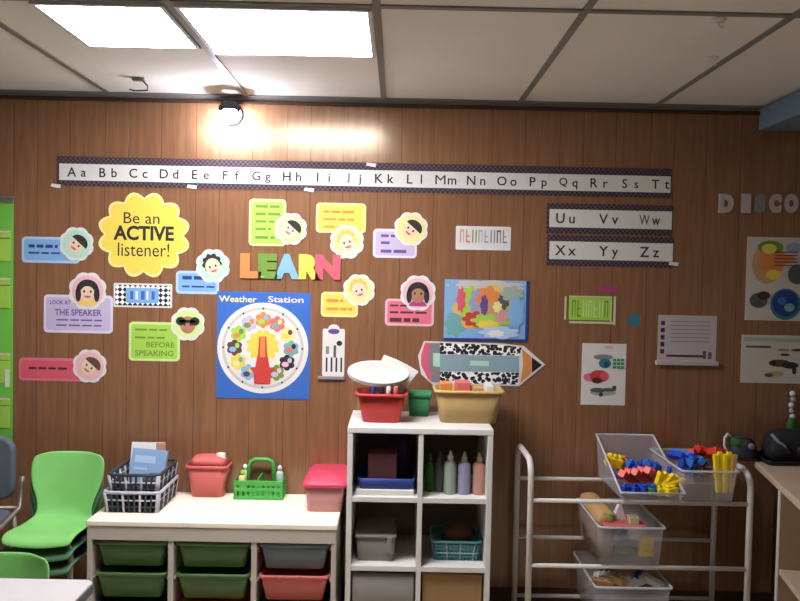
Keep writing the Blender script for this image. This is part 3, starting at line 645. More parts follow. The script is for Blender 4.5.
for dx, dy, c1, c2, hh_, lb in ((-.078, -.035, 'yellow_pale', 'lime', .115, 'small pale yellow bottle at the front left of the green caddy'), (-.078, .03, 'lime_pale', 'white', .125, 'small lime bottle at the back left of the green caddy'), (.08, .02, 'mint', 'white', .125, 'mint bottle at the right of the green caddy')):
    q = empty('small_bottle', (p.x+dx, cy_+dy, ZT+.006), lb, 'bottle', 'bottles in the green caddy')
    MB(c1).lathe([(.018, 0), (.018, hh_*.7), (.009, hh_*.82)], (p.x+dx, cy_+dy, ZT+.0065), 14).build('body', q)
    MB(c2).lathe([(.010, hh_*.8), (.010, hh_*.95), (.004, hh_)], (p.x+dx, cy_+dy, ZT+.0065), 12).build('cap', q)

# pink tub with lid
p = onz(324, 513, ZT); zl = at(323, 485, p.y).z
e = empty('lidded_tub', (p.x, p.y+.13, ZT), 'pale pink tub with a hot pink lid, at the right end of the storage unit', 'tub')
b = MB('tub_pink'); tub(b, p.x, p.y+.145, ZT, zl-ZT-.002, .145, .26, .165, .285, .003, .02); b.build('body', e)
b = MB('tub_lid'); yc = p.y+.145
b.loft([ringr(p.x, yc, .185, .305, zl-.010, .025), ringr(p.x, yc, .188, .308, zl+.004, .025), ringr(p.x, yc, .17, .29, zl+.008, .025), ringr(p.x, yc, .155, .26, zl+.022, .025)], True, True); b.build('lid', e)
b = MB('salmon'); b.box(p.x-.06, p.x+.06, yc-.1, yc+.1, ZT+.006, ZT+.07); b.build('paper_stack', bevel=.003, label='salmon paper stack seen through the side of the pink tub', cat='paper')

# ------------------------------------------------------------------ cube shelf
YC = -.40
a = at(347.5, 428.5, YC); b_ = at(494, 428.5, YC); CX0, CX1, CZT = a.x, b_.x, (a.z+b_.z)/2
e = empty('cube_shelf', ((CX0+CX1)/2, YC/2, 0), 'white cube shelf, two columns of open cells, in the middle', 'shelf')
MB('shelf_white').box(CX0, CX1, YC, -.004, CZT-.024, CZT).build('top', e, bevel=.003)
for x in (CX0+.001, CX1-.023): MB('shelf_white').box(x, x+.022, YC+.002, -.005, 0, CZT-.024).build('side_panel', e, bevel=.002)
xm = at(420, 500, YC).x
MB('shelf_white').box(xm-.010, xm+.010, YC+.004, -.006, 0, CZT-.024).build('divider', e, bevel=.002)
Z1 = at(420, 498, YC).z; Z2 = at(420, 567, YC).z; Z3 = Z2-(Z1-Z2)
CELLS = ((CX0+.023, xm-.010), (xm+.010, CX1-.023))
for zt_ in (Z1, Z2, max(Z3, .05)):
    for x0_, x1_ in CELLS: MB('shelf_white').box(x0_, x1_, YC+.003, -.006, zt_-.022, zt_).build('shelf_board', e, bevel=.002)
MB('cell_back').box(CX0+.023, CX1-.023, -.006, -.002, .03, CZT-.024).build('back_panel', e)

# on the top: red bin with plates
p = onz(383, 424, CZT); zr = at(380, 394, p.y).z
e = empty('plastic_bin', (p.x, p.y+.09, CZT), 'red bin of craft supplies under white plates, on the cube shelf', 'bin')
pc = Vector((p.x-.008, p.y+.09)); hb = zr-CZT
b = MB('red'); tub(b, pc.x, pc.y, CZT, hb, .155, .13, .20, .18, .003, .03); b.build('body', e)
rimring(MB('red'), pc.x, pc.y, CZT+hb, .20, .18, .010, .012, .03).build('rim', e)
T = Matrix.Translation((pc.x-.018, pc.y, CZT+hb+.052)) @ Matrix.Rotation(math.radians(27), 4, 'X') @ Matrix.Rotation(math.radians(3), 4, 'Y')
def plates(T_, rx, ry, n, lb):
    b = MB('paper_old'); b.T = T_
    prof = [(.05, .004), (.62, .002), (.72, .010), (.97, .022), (1.0, .022), (.99, .018), (.74, .004), (.62, -.002), (.05, -.002)]
    for k in range(n):
        b.loft([[(rx*r*math.cos(2*PI*i/32), ry*r*math.sin(2*PI*i/32), z+.006*k) for i in range(32)] for r, z in prof], True, True)
    return b.build('paper_plate', label=lb, cat='plates')
plates(T, .13, .086, 3, 'stack of oval white paper plates tilted in the red bin')
T = Matrix.Translation((pc.x+.035, pc.y+.055, CZT+hb-.01)) @ Matrix.Rotation(math.radians(-10), 4, 'X') @ Matrix.Rotation(math.radians(9), 4, 'Y')
b = MB('paper'); b.T = T; b.poly([(-.07, .0), (.05, .0), (.105, .105), (.05, .125), (.0, .14), (-.055, .15), (-.075, .08)], -.008, .008); b.poly([(-.07, .02), (.04, .0), (.085, .1), (-.05, .128)], .012, .02); b.build('paper_bag', bevel=.003, label='crumpled white paper bag behind the white plates', cat='paper bag')
for i, (dx, c1, lb) in enumerate(((-.035, 'navy', 'navy marker standing in the red bin'), (.0, 'ink', 'black marker standing in the red bin'), (.028, 'white', 'white marker standing in the red bin'), (.058, 'coral', 'orange-red marker standing in the red bin'))):
    b = MB(c1); b.T = Matrix.Translation((pc.x+dx, pc.y-.046, CZT+.008)) @ Matrix.Rotation(math.radians(13), 4, 'X'); b.lathe([(.008, 0), (.008, .10), (.0095, .101), (.0095, .148), (.005, .151)], n=10, m=c1); b.build('marker', label=lb, cat='marker', group='markers in the red bin')

p = onz(419, 417, CZT); zr = at(419, 393, p.y).z
e = empty('plastic_bin', (p.x, p.y+.04, CZT), 'small green bin between the red bin and the yellow bin', 'bin')
b = MB('bin_green'); tub(b, p.x, p.y+.045, CZT, zr-CZT, .085, .07, .105, .085, .003, .015); b.build('body', e)
rimring(MB('bin_green'), p.x, p.y+.045, zr, .105, .085, .004, .02, .015).build('rim', e)

p = onz(469, 424, CZT); zr = at(469, 391, p.y).z; hb = zr-CZT
yx, yy = p.x, p.y+.095
e = empty('plastic_bin', (yx, yy, CZT), 'yellow see-through bin of craft supplies, at the right on the cube shelf', 'bin')
b = MB('amber'); tub(b, yx, yy, CZT, hb, .235, .16, .275, .19, .003, .03); b.build('body', e)
rimring(MB('amber_rim'), yx, yy, CZT+hb, .275, .19, .010, .010, .03).build('rim', e)
for dx, w, d_, h_, c1, lb in ((-.085, .05, .08, .155, 'orange', 'orange box standing at the left in the yellow bin'), (-.02, .06, .1, .16, 'coral', 'red box in the middle of the yellow bin'), (.035, .05, .1, .14, 'tan', 'tan box right of the middle in the yellow bin'), (.08, .03, .12, .15, 'paper', 'white paper packet at the right in the yellow bin')):
    b = MB(c1); b.T = Matrix.Translation((yx+dx, yy, CZT+.006)) @ Matrix.Rotation(dx*.8, 4, 'Y'); b.box(-w/2, w/2, -d_/2, d_/2, .004, h_); b.build('craft_box', bevel=.003, label=lb, cat='box', group='boxes in the yellow bin')

# cell contents
def cell(ci): return CELLS[ci]
x0, x1 = cell(0)
b = MB('paper'); b.box(x0+.015, x1-.015, YC+.03, YC+.27, Z1, Z1+.022); b.build('paper_stack', bevel=.002, label='white paper stack under the blue tray in the upper left cell', cat='paper')
b = MB('navy'); tub(b, (x0+x1)/2+.004, YC+.15, Z1+.022, .045, x1-x0-.05, .22, x1-x0-.03, .24, .004, .015); b.build('blue_tray', label='blue tray in the upper left cell of the cube shelf', cat='tray')
b = MB('maroon'); b.box(x0+.06, x1-.085, YC+.05, YC+.15, Z1+.028, Z1+.165); b.build('maroon_box', bevel=.004, label='dark maroon box standing in the blue tray', cat='box')
b = MB('dark_purple'); b.loft([ringr(x1-.075, YC+.205, .08, .08, Z1+.028, .02), ringr(x1-.075, YC+.205, .085, .09, Z1+.1, .03), ringr(x1-.08, YC+.205, .10, .08, Z1+.17, .03), ringr(x1-.075, YC+.205, .07, .04, Z1+.205, .015)], True, True); b.build('purple_pouch', label='dark purple soft pouch right of the maroon box', cat='pouch')
x0, x1 = cell(1)
for px, body, cap, h_, r_, lb in ((430, 'leaf', 'slate', .155, .022, 'dark green bottle, leftmost in the row of bottles'), (440, 'slate', 'slate', .165, .024, 'dark grey bottle, second from left in the row of bottles'), (450, 'sage', 'white', .175, .026, 'grey-green bottle with a white cap in the row of bottles'), (464, 'lavender', 'olive_cap', .172, .027, 'bluish bottle with a pale yellow cap in the row of bottles'), (479, 'salmon', 'olive_cap', .172, .027, 'salmon bottle, rightmost in the row of bottles')):
    x = at(px, 480, YC+.08).x; y = YC+.08+(.03 if px in (430, 440) else 0)
    q = empty('paint_bottle', (x, y, Z1), lb, 'bottle', 'row of bottles in the cube shelf')
    MB(body).lathe([(r_*.94, 0), (r_, .006), (r_, h_*.66), (r_*.9, h_*.72), (r_*.42, h_*.78)], (x, y, Z1), 18).build('body', q)
    MB(cap).lathe([(r_*.46, h_*.775), (r_*.46, h_*.88), (r_*.3, h_*.9), (r_*.16, h_)], (x, y, Z1), 14).build('cap', q)
# middle row
x0, x1 = cell(0); a = at(354, 565, YC+.05).x; c_ = at(396, 565, YC+.05).x; zt_ = at(375, 535, YC+.05).z
e = empty('storage_box', ((a+c_)/2, YC+.17, Z2), 'greyish see-through lidded box in the middle left cell', 'storage box')
b = MB('clear_grey'); tub(b, (a+c_)/2, YC+.17, Z2, zt_-Z2-.012, c_-a-.025, .22, c_-a-.01, .24, .003, .012); b.build('body', e)
b = MB('clear_grey'); b.loft([ringr((a+c_)/2, YC+.17, c_-a, .25, zt_-.012, .012), ringr((a+c_)/2, YC+.17, c_-a, .25, zt_-.002, .012), ringr((a+c_)/2, YC+.17, c_-a-.02, .23, zt_, .012)], True, True); b.build('lid', e)
MB('clear_grey').box(c_-.04, c_-.018, YC+.038, YC+.046, Z2+.04, zt_-.005).build('latch', e, bevel=.003)
x0, x1 = cell(1); a = at(428, 565, YC+.05).x; c_ = at(486, 565, YC+.05).x; zt_ = at(457, 544, YC+.05).z
e = empty('mesh_basket', ((a+c_)/2, YC+.17, Z2), 'teal mesh basket in the middle right cell of the cube shelf', 'basket')
b = MB('mesh_teal'); cx, cy = (a+c_)/2, YC+.17; w, d_, h_ = c_-a-.03, .2, zt_-Z2
b.loft([ringr(cx, cy, w-.02, d_-.02, Z2, .02), ringr(cx, cy, w-.02, d_-.02, Z2+.004, .02)], True, True)
for sy in (-1, 1):
    for i in range(15):
        u = -1+2*i/14
        b.tube([(cx+u*(w/2-.012), cy+sy*(d_/2-.012), Z2+.002), (cx+u*(w/2), cy+sy*d_/2, Z2+h_*.98)], .0032, 6, 'mesh_teal' if i % 4 else 'mesh_pale')
for sx in (-1, 1):
    for i in range(12):
        u = -1+2*i/11
        b.tube([(cx+sx*(w/2-.012), cy+u*(d_/2-.012), Z2+.002), (cx+sx*w/2, cy+u*d_/2, Z2+h_*.98)], .0032, 6)
for t_ in (.2, .4, .6, .8): b.tube([(x, y, Z2+h_*t_) for x, y, _ in ringr(cx, cy, w-.022*(1-t_), d_-.022*(1-t_), 0, .02)], .003, 6, 'mesh_pale' if t_ in (.4, ) else 'mesh_teal', closed=True)
b.build('mesh_wall', e)
q = MB('mesh_teal'); q.tube([(x, y, Z2+h_) for x, y, _ in ringr(cx, cy, w, d_, 0, .02)], .006, 8, closed=True); q.build('rim', e)
b = MB('mesh_teal'); tub(b, cx, cy, Z2+.005, h_*.7, w-.05, d_-.05, w-.035, d_-.035, .003, .02); b.build('basket_liner', label='teal liner inside the mesh basket', cat='liner')
b = MB('hair_brown'); b.loft([ringr(cx+.01, cy+.02, w-.07, d_-.07, Z2+h_*.7+.004, .04), ringr(cx+.01, cy+.02, w-.09, d_-.08, Z2+h_+.02, .04), ringr(cx+.02, cy+.02, w-.16, d_-.12, Z2+h_+.045, .03)], True, True); b.build('brown_cloth', label='brown cloth heaped on top of the mesh basket', cat='cloth')
# bottom row
zb_ = max(Z3, .05)
x0, x1 = cell(0); b = MB('fabric_grey'); tub(b, (x0+x1)/2, YC+.18, zb_, Z2-.022-zb_-.012, x1-x0-.016, .33, x1-x0-.012, .335, .006, .008); b.build('fabric_bin', label='grey fabric bin filling the bottom left cell', cat='bin')
x0, x1 = cell(1); b = MB('cardboard'); b.box(x0+.008, x1-.008, YC+.02, YC+.34, zb_, Z2-.036); b.build('cardboard_box', bevel=.003, label='brown cardboard box filling the bottom right cell', cat='box')

# ------------------------------------------------------------------ white tube rack
YA, YB = -.424, -.08
XA, XB = at(530, 520, YA).x, at(749.5, 520, YA).x
ZS = [at(600, 501.5, YA).z, at(600, 566.5, YA).z]; ZS.append(2*ZS[1]-ZS[0])
zt_ = at(530, 452, (YA+YB)/2).z
e = empty('bin_rack', ((XA+XB)/2, (YA+YB)/2, 0), 'white metal tube rack with rails carrying clear bins', 'rack')
rr = .0125
for x in (XA, XB):
    zz = zt_ if x == XA else zt_-.03
    pth = [(x, YA, 0), (x, YA, zz-.07)]+[(x, YA+.07-.07*math.cos(t), zz-.07+.07*math.sin(t)) for t in [PI/2*i/6 for i in range(1, 7)]]
    pth += [(x, YB-.07+.07*math.sin(t), zz-.07+.07*math.cos(t)) for t in [PI/2*i/6 for i in range(7)]]+[(x, YB, 0)]
    f_ = MB('tube_white'); f_.tube(pth, rr, 12); fo = f_.build('end_frame', e)
    b = MB('charcoal')
    for y in (YA, YB): b.lathe([(.017, .0), (.017, .03), (.013, .032)], (x, y, .0), 12)
    b.build('foot_cap', fo)
for z in ZS:
    for y in (YA, YB): MB('tube_white').tube([(XA, y, z), (XB, y, z)], .009, 10).build('rail', e)
RT = .009
def stick(mb, c, L, r, rx, ry, rz, m):
    old = mb.T; mb.T = Matrix.Translation(c) @ Matrix.Rotation(rz, 4, 'Z') @ Matrix.Rotation(ry, 4, 'Y') @ Matrix.Rotation(rx, 4, 'X')
    mb.box(-L/2, L/2, -r, r, -r, r, m)
    for i in range(3): mb.lathe([(r*.55, r), (r*.55, r*1.5)], ((i-1)*L*.3, 0, 0), 8, m)
    mb.T = old
def toys(spec, where, group, k=1.0, dz=0.0):
    for (x, y, z, L, r, rx, ry, rz, c) in spec:
        mc = 'toy_'+c if 'toy_'+c in DEF else c; b = MB(mc); stick(b, (x, y, z+dz), L*k, r*k, rx, ry, rz, mc)
        n = {'red': 'red', 'coral': 'red', 'blue': 'blue', 'navy': 'dark blue', 'yellow': 'yellow', 'orange': 'orange', 'violet': 'purple', 'green': 'green', 'tan': 'tan', 'paper': 'white', 'magenta': 'dark pink'}[c]
        b.build('toy_brick', bevel=.002, seg=1, label='%s plastic toy brick in the heap %s' % (n, where), cat='toy brick', group='%s %s' % (n, group))
# bin 1: slanted clear bin
z0 = ZS[0]+RT
fl = at(621, 496, -.45); fr_ = at(685, 496, -.45); x0, x1 = fl.x, fr_.x
zbk = at(625, 435, -.05).z
e = empty('clear_bin', ((x0+x1)/2, -.25, z0), 'clear slant-fronted bin of coloured toys, left on the top rails', 'bin')
def slant(mb, x0, x1, yf, yb, z0, zf_, zb2, t, ins, m):
    o = [(x0+ins, yf+.01, z0), (x1-ins, yf+.01, z0), (x1-ins, yb-.01, z0), (x0+ins, yb-.01, z0)]
    q = [(x0, yf, zf_), (x1, yf, zf_), (x1, yb, zb2), (x0, yb, zb2)]
    qi = [(x0+t, yf+t, zf_), (x1-t, yf+t, zf_), (x1-t, yb-t, zb2), (x0+t, yb-t, zb2)]
    oi = [(x0+ins+t, yf+.01+t, z0+t), (x1-ins-t, yf+.01+t, z0+t), (x1-ins-t, yb-.01-t, z0+t), (x0+ins+t, yb-.01-t, z0+t)]
    mb.loft([o, q, qi, oi], True, True, m, False)
b = MB('clear'); slant(b, x0, x1, -.45, -.045, z0, z0+.035, zbk, .003, .012, 'clear'); b.build('body', e)
b = MB('clear_rim'); b.tube([(x0, -.45, z0+.035), (x1, -.45, z0+.035), (x1, -.045, zbk), (x0, -.045, zbk)], .005, 8, closed=True); b.build('rim', e)
rn = random.Random(3); sp = []
w = x1-x0; zc = lambda y: z0+.02+max(0, (y+.43)*.16)
for i in range(5): sp.append((x0+.06+w*.10*i, -.33+.015*(i % 2), z0+.055+.004*i, .11, .011, .3, .45, .9, 'red' if i % 2 else 'coral'))
for i in range(4): sp.append((x0+.045+.02*i, -.26+.01*i, z0+.045, .09, .010, 0, .2, 1.2, 'violet' if i < 2 else 'magenta'))
for i in range(4): sp.append((x0+.05+.032*i, -.405+.006*i, z0+.026, .06, .013, .2*i, .05, .2+.3*i, 'navy'))
for i in range(5): sp.append((x0+.165+.017*i, -.385+.01*(i % 2), z0+.05, .075, .008, .2, -1.25+.25*i, .2, 'yellow'))
for i in range(3): sp.append((x0+.15+.03*i, -.41, z0+.024, .05, .012, .1, .0, .3*i, ['green', 'yellow', 'yellow'][i]))
for i in range(4): sp.append((x0+.045+.017*i, -.17+.01*i, z0+.085-.004*i, .055, .016, .3, .25, .4*i, 'yellow' if i < 3 else 'orange'))
for i in range(5): sp.append((x0+.11+.025*i, -.15-.012*(i % 3), z0+.065, .07, .013, .4, .3*(i % 2), .5*i, 'blue' if i % 2 else 'navy'))
toys(sp, 'in the slant-fronted bin', 'bricks in the slant-fronted bin', 1.28, .01)
# bin 2
x0, x1 = 1.15, 1.374; zr = at(724, 471, -.45).z
e = empty('clear_bin', ((x0+x1)/2, -.25, z0), 'clear box bin with blue, red and yellow toys, right on the top rails', 'bin')
b = MB('clear'); tub(b, (x0+x1)/2, -.25, z0, zr-z0, x1-x0-.03, .37, x1-x0, .4, .003, .015); b.build('body', e)
rimring(MB('clear_rim'), (x0+x1)/2, -.25, zr, x1-x0, .4, .006, .008, .015).build('rim', e)
sp = []
for i in range(5): sp.append((x0+.155+.016*i, -.40+.006*(i % 2), z0+.09+.008*(i % 2), .135, .008, .1, PI/2-.12+.05*i, .1, 'yellow' if i != 4 else 'tan'))
for i in range(7): sp.append((x0+.045+.022*(i % 4), -.36+.055*(i//2), z0+.12+.006*(i % 3), .09, .012, .2*i, .1, .8+.25*i, 'blue' if i % 2 else 'navy'))
for i in range(5): sp.append((x0+.12+.022*i, -.25+.03*(i % 3), z0+.13+.01*(i % 2), .1, .012, .3, .35, .9+.3*i, 'red'))
for i in range(6): sp.append((x0+.05+.03*i, -.3+.05*(i % 2), z0+.07, .1, .013, 0, .1, .4*i, ['navy', 'tan', 'blue', 'coral', 'tan', 'blue'][i]))
for i in range(6): sp.append((x0+.05+.03*i, -.28+.05*(i % 2), z0+.035, .1, .013, 0, .1, .5*i, ['tan', 'blue', 'tan', 'navy', 'tan', 'coral'][i]))
toys(sp, 'in the right-hand box bin', 'bricks in the right-hand box bin', 1.15, .018)
# bin 3
z0 = ZS[1]+RT
fl = at(599, 567, -.45); fr_ = at(664, 567, -.45); x0, x1 = fl.x, fr_.x; zr = at(630, 527, -.45).z
e = empty('clear_bin', ((x0+x1)/2, -.25, z0), 'clear bin with tan and yellow toys on the middle rails', 'bin')
b = MB('clear'); tub(b, (x0+x1)/2, -.25, z0, zr-z0, x1-x0-.02, .37, x1-x0, .4, .003, .015); b.build('body', e)
rimring(MB('clear_rim'), (x0+x1)/2, -.25, zr, x1-x0, .4, .006, .008, .015).build('rim', e)
b = MB('tan'); b.loft([ringr(x0+.05, -.22, .06, .28, z0+.004, .02), ringr(x0+.048, -.22, .07, .31, z0+.08, .025), ringr(x0+.044, -.22, .075, .33, zr-.01, .025), ringr(x0+.045, -.22, .08, .32, zr+.025, .03), ringr(x0+.04, -.22, .05, .24, zr+.04, .02)], True, True); b.build('tan_bag', label='tan paper bag at the left inside the middle clear bin', cat='bag')
sp = []
for i in range(6): sp.append((x1-.075+.026*(i % 2), -.415, z0+.045+.028*(i//2), .03, .0105, 0, 0, .1, 'yellow'))
for i in range(5): sp.append((x0+.13+.02*(i % 2), -.34+.02*i, z0+.03+.022*i, .09, .012, .1, .1, .4*i, ['green', 'blue', 'paper', 'navy', 'green'][i]))
toys(sp, 'in the middle clear bin', 'bricks in the middle clear bin')
zz = zr+.004
b = MB('paper'); c_ = at(611, 524, -.33)
b.poly([(x0+.075, zr), (x0+.13, zr), (x0+.105, zr+.075)], -.36, -.33); b.build('toy_wedge', bevel=.002, label='white wedge-shaped toy block on top of the middle clear bin', cat='toy block')
b = MB('green'); b.box(x0+.03, x0+.075, -.38, -.335, zr, zr+.028); b.build('toy_block', bevel=.003, label='green toy block beside the white wedge on the middle clear bin', cat='toy block')
b = MB('olive_cap'); b.box(x0+.125, x0+.165, -.42, -.38, zr, zr+.03); b.build('toy_block', bevel=.003, label='cream toy block right of the white wedge on the middle clear bin', cat='toy block')
# the top of the toys rests on a board across the bin
b = MB('coral'); b.box(x0+.02, x0+.19, -.44, -.28, zr-.006, zr); b.build('book', bevel=.001, label='orange-red book lying across the middle clear bin under the toy blocks', cat='book')
# bin 4
z0 = max(ZS[2], .09)+RT
fl = at(596, 590, -.45); fr_ = at(672, 590, -.45); x0, x1 = fl.x, fr_.x; zr = at(634, 587, -.45).z
e = empty('clear_bin', ((x0+x1)/2, -.25, z0), 'greyish clear bin on the lowest rails, cut off by the frame', 'bin')
b = MB('clear'); tub(b, (x0+x1)/2, -.25, z0, zr-z0, x1-x0-.03, .37, x1-x0, .4, .003, .015); b.build('body', e)
rimring(MB('clear_rim'), (x0+x1)/2, -.25, zr, x1-x0, .4, .006, .008, .015).build('rim', e)
sp = []
for i in range(10): sp.append((x0+.05+.024*i, -.33+.05*(i % 3), zr-.03+.008*(i % 2), .1, .014, .2, .15, .6*i, ['tan', 'paper', 'navy', 'tan', 'paper'][i % 5]))
toys(sp, 'in the lowest clear bin', 'bricks in the lowest clear bin')

# ------------------------------------------------------------------ green chairs
def chair_shell(mb, w=.285, m='chair_green'):
    # side profile (y to the front is negative), seat then curved back
    prof = [(-.185, -.03, .92), (-.175, -.006, .97), (-.13, .004, 1.0), (-.06, -.004, 1.0), (.02, -.01, .96), (.085, -.004, .90), (.118, .022, .80), (.132, .06, .80), (.14, .10, .90), (.15, .15, 1.06), (.162, .21, 1.10), (.172, .25, 1.05), (.176, .272, .92)]
    nu = 10; vs = []
    for i, (y, z, k) in enumerate(prof):
        for j in range(nu+1):
            u = -1+2*j/nu
            dish = .014*(u*u) if i < 6 else 0
            wrap = -.03*(u*u) if i >= 6 else 0
            dz = -.012*max(0, abs(u)-.6)/.4 if i == len(prof)-1 else 0
            vs.append((u*w/2*k, y+wrap, z+dish+dz))
    fs = [(i*(nu+1)+j, i*(nu+1)+j+1, (i+1)*(nu+1)+j+1, (i+1)*(nu+1)+j) for i in range(len(prof)-1) for j in range(nu)]
    mb.add(vs, fs, m, True)
def make_chair(loc, rz, sh, label, group, m='chair_green', w=.285):
    e = empty('stacking_chair', loc, label, 'chair', group, rz)
    mw = WM[e]
    b = MB(m); b.T = mw @ Matrix.Translation((0, 0, sh)); chair_shell(b, w, m); o = b.build('seat_shell', e)
    so = o.modifiers.new('thick', 'SOLIDIFY'); so.thickness = .007; so.offset = -1
    ss = o.modifiers.new('sub', 'SUBSURF'); ss.levels = 1; ss.render_levels = 1
    for sx in (-1, 1):
        for sy in (-1, 1):
            b = MB('frame_tan'); b.T = mw
            y0, y1 = (-.13, -.17) if sy < 0 else (.08, .14)
            b.tube([(sx*w*.34, 0.0 if sy < 0 else .0, sh-.022), (sx*w*.36, y0, sh-.024), (sx*w*.42, y0+(y1-y0)*.2, sh-.05), (sx*w*.46, y1, 0)], .009, 8); b.build('leg', e)
    return e
p = at(70, 505, -.22); q = at(41, 530, -.55)
gx, gy = (p.x+q.x)/2+.0, -.33
ztop = at(68, 451, -.16).z; sh = ztop-.272
for i, lb in enumerate(('bottom green chair of the stack beside the storage unit', 'middle green chair of the stack beside the storage unit', 'top bright green chair of the stack beside the storage unit')):
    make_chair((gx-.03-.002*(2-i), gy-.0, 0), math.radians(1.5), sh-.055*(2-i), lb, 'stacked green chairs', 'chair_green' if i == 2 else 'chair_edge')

# desk in the front left corner
zd = .55
bl = onz(95, 580, zd); br = onz(0, 576, zd); nr = onz(86, 601, zd)
e = empty('desk', (bl.x-.5, bl.y-.3, 0), 'pale grey desk corner at the bottom left of the frame', 'desk')
b = MB('desk_grey'); b.loft([[(x, y, z) for x, y in rrect(bl.x-1.1, bl.y-.6, bl.x, bl.y, .03)] for z in (zd-.004, zd)], True, True, 'desk_grey', False); b.build('top', e)
b = MB('desk_edge'); b.loft([[(x, y, z) for x, y in rrect(bl.x-1.1, bl.y-.6, bl.x+.003, bl.y+.003, .03)] for z in (zd-.03, zd-.004)], True, True, 'desk_edge', False); b.build('edge_band', e)
for dx in (-1.04, -.06):
    for dy in (-.54, -.06): MB('charcoal').tube([(bl.x+dx, bl.y+dy, zd-.03), (bl.x+dx, bl.y+dy, 0)], .014, 10).build('leg', e)
# chair tucked behind the desk
zz = .0
ct = at(5, 558, bl.y+.14)
make_chair((ct.x-.01, bl.y+.02, 0), 0, ct.z-.272, 'green chair tucked behind the pale grey desk', None, 'chair_green', .27)

# black chair at the left edge
p = at(15, 470, -.17); x1 = p.x; zt_ = at(8, 437, -.17).z
e = empty('office_chair', (x1-.22, -.27, 0), 'dark grey chair with a metal frame, cut off by the left edge', 'chair')
b = MB('chair_grey')
def pad(y0, y1, xa, xb, za, zb, r): b.poly(rrect(xa, za, xb, zb, r, 5), y0, y1)
pad(-.19, -.15, x1-.42, x1, .50, zt_, .06); b.build('backrest', e, bevel=.012, seg=3)
b = MB('chair_grey'); b.loft([ringr(x1-.21, -.37, .40, .40, .40, .06), ringr(x1-.21, -.37, .42, .42, .42, .06), ringr(x1-.21, -.37, .42, .42, .45, .06), ringr(x1-.21, -.37, .39, .39, .46, .06)], True, True); b.build('seat', e)
for x in (x1-.42-.02, x1+.018):
    zt2 = at(20, 478, -.17).z
    MB('frame_tan').tube([(x, -.56, 0), (x, -.54, .41), (x, -.32, .43), (x, -.165, .46), (x, -.145, .56), (x, -.142, zt2)], .011, 10).build('side_frame', e)
    MB('frame_tan').tube([(x, -.22, .44), (x, -.12, 0)], .011, 10).build('leg', e)
MB('frame_tan').tube([(x1-.44, -.165, .46), (x1+.018, -.165, .46)], .01, 8).build('crossbar', e)
MB('frame_tan').tube([(x1-.44, -.52, .40), (x1+.018, -.52, .40)], .01, 8).build('crossbar', e)

# ------------------------------------------------------------------ bookcase at the right
zt = .72
A = onz(748, 456, zt); B = onz(800, 503, zt)
A.y = min(A.y, -.06)
dv = (B-A); dv.z = 0; dv.normalize(); nv = Vector((-dv.y, dv.x, 0))   # nv points right/back
if nv.x < 0: nv = -nv
T = Matrix(((dv.x, nv.x, 0, A.x), (dv.y, nv.y, 0, A.y), (0, 0, 1, 0), (0, 0, 0, 1)))
e = empty('bookcase', (A.x+.3, A.y-.5, 0), 'wooden-topped low bookcase at the right edge', 'bookcase')
LN, DP = 1.25, .42
def bc(name, u0, u1, v0, v1, z0, z1, m, bev=.003):
    b = MB(m); b.T = T; b.box(u0, u1, v0, v1, z0, z1); return b.build(name, e, bevel=bev)
bc('top', .0, LN, 0, DP, zt-.028, zt, 'wood_top', .005)
sp_ = onz(773, 482, zt); s0 = (sp_-A).dot(dv)-.035
bc('side_panel', s0, s0+.022, .018, DP-.02, 0, zt-.028, 'wood_side')
bc('edge_band', s0-.001, s0+.023, .013, .018, 0, zt-.028, 'shelf_white', 0)
bc('side_panel', LN-.06, LN-.038, .015, DP-.02, 0, zt-.028, 'shelf_white')
bc('back_panel', s0+.022, LN-.06, DP-.03, DP-.02, .04, zt-.028, 'wood_side')
zs = .375
bc('shelf_board', s0+.023, LN-.06, .02, DP-.03, zs-.022, zs, 'wood_top')
bc('bottom_board', s0+.022, LN-.06, .02, DP-.03, .04, .06, 'wood_top')
bc('leg', .02, .06, .1, .14, 0, zt-.028, 'dark_wood')

# clutter on the bookcase
def soft(name, c, w, d, h, m, label, cat, seed=1):
    rn = random.Random(seed); rings = []
    for i, (t_, k) in enumerate(((0, .9), (.08, 1), (.4, 1.02), (.7, .96), (.9, .8), (1, .5))):
        rings.append([(x+rn.uniform(-.008, .008), y+rn.uniform(-.008, .008), z+(rn.uniform(-.006, .006) if i else 0)) for x, y, z in ringr(c[0], c[1], w*k, d*k, c[2]+h*t_, .04, 3)])
    b = MB(m); b.loft(rings, True, True); return b
c1 = onz(786, 461, zt)
cx, cy = A.x+.20, A.y-.16
tr_ = MB('black'); tr_.T = T @ Matrix.Translation((.0, 0, 0))
q = onz(780, 463, zt); bx_, by_ = q.x+.03, q.y+.1
by_ = min(by_, -.13)
e2 = empty('black_tray', (bx_, by_, zt), 'flat black tray under the dark bag on the bookcase', 'tray')
b = MB('black'); tub(b, bx_+.03, by_, zt, .022, .26, .18, .28, .2, .004, .02); b.build('body', e2)
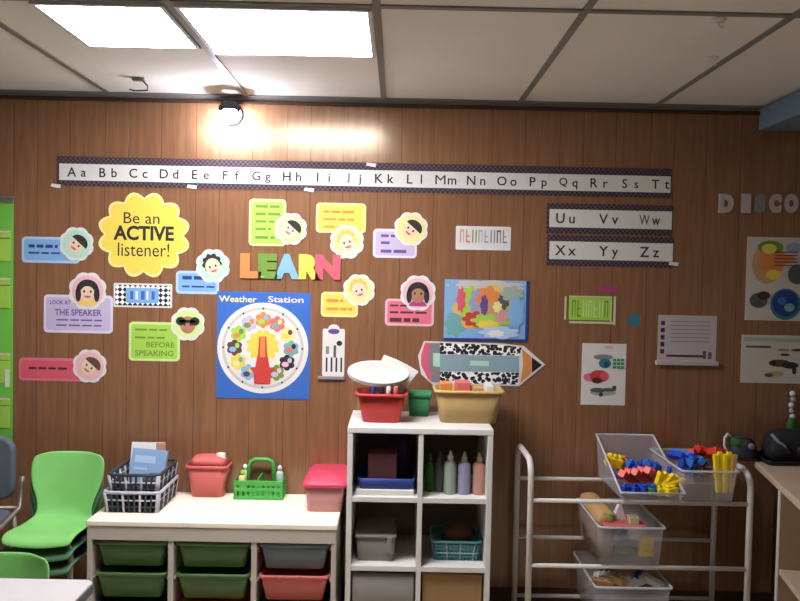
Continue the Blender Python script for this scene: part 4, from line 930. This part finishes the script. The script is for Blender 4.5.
e2 = empty('soft_bag', (bx_, by_, zt+.006), 'lumpy dark bag piled on the bookcase', 'bag')
o = soft('bag', (bx_+.03, by_, zt+.006), .22, .14, .135, 'rubber', '', '', 4); o.build('body', e2, sub=1)
b = MB('rubber'); b.ball((bx_-.05, by_-.075, zt+.062), .045, .02, .035, 'rubber'); b.ball((bx_+.07, by_-.08, zt+.065), .055, .02, .03, 'rubber'); b.build('pocket', e2)
MB('grey').tube([(bx_-.085, by_-.06, zt+.13), (bx_-.06, by_-.075, zt+.1), (bx_-.04, by_-.085, zt+.085), (bx_-.02, by_-.085, zt+.055)], .007, 8).build('strap', e2)
q = at(749, 440, -.14)
e2 = empty('small_case', (q.x-.005, -.14, zt), 'dark lumpy case between the mug and the bag on the bookcase', 'case')
soft('case', (q.x+.0, -.12, zt), .075, .09, .10, 'rubber', '', '', 9).build('body', e2, sub=1)
b = MB('grey'); b.ball((q.x-.0, -.166, zt+.07), .016, .01, .014, 'grey'); b.build('buckle', e2)
m_ = at(733, 432, -.10)
mx, mz = m_.x+.022, zt
e2 = empty('mug', (mx, -.10, mz), 'dark mug with a green band and a pale curved handle', 'mug')
b = MB('charcoal'); b.lathe([(.03, 0), (.034, .006), (.036, .1), (.033, .1), (.031, .01)], (mx, -.10, mz), 20, 'charcoal'); b.build('body', e2)
MB('leaf').lathe([(.0362, .062), (.0372, .066), (.0376, .088), (.0366, .092)], (mx, -.10, mz), 20).build('band', e2)
MB('paper').tube([(mx-.034, -.105, mz+.1), (mx-.05, -.11, mz+.112), (mx-.062, -.11, mz+.095), (mx-.062, -.11, mz+.06), (mx-.05, -.11, mz+.035), (mx-.034, -.105, mz+.03)], .006, 8).build('handle', e2)

# ------------------------------------------------------------------ light and colour
w = bpy.data.worlds.new('world'); S.world = w; w.use_nodes = True
bg = w.node_tree.nodes['Background']; bg.inputs[0].default_value = (1, .95, .9, 1); bg.inputs[1].default_value = .11
vs = S.view_settings
vs.view_transform = 'Standard'; vs.look = 'None'; vs.gamma = 1; vs.exposure = -.22; vs.use_curve_mapping = False
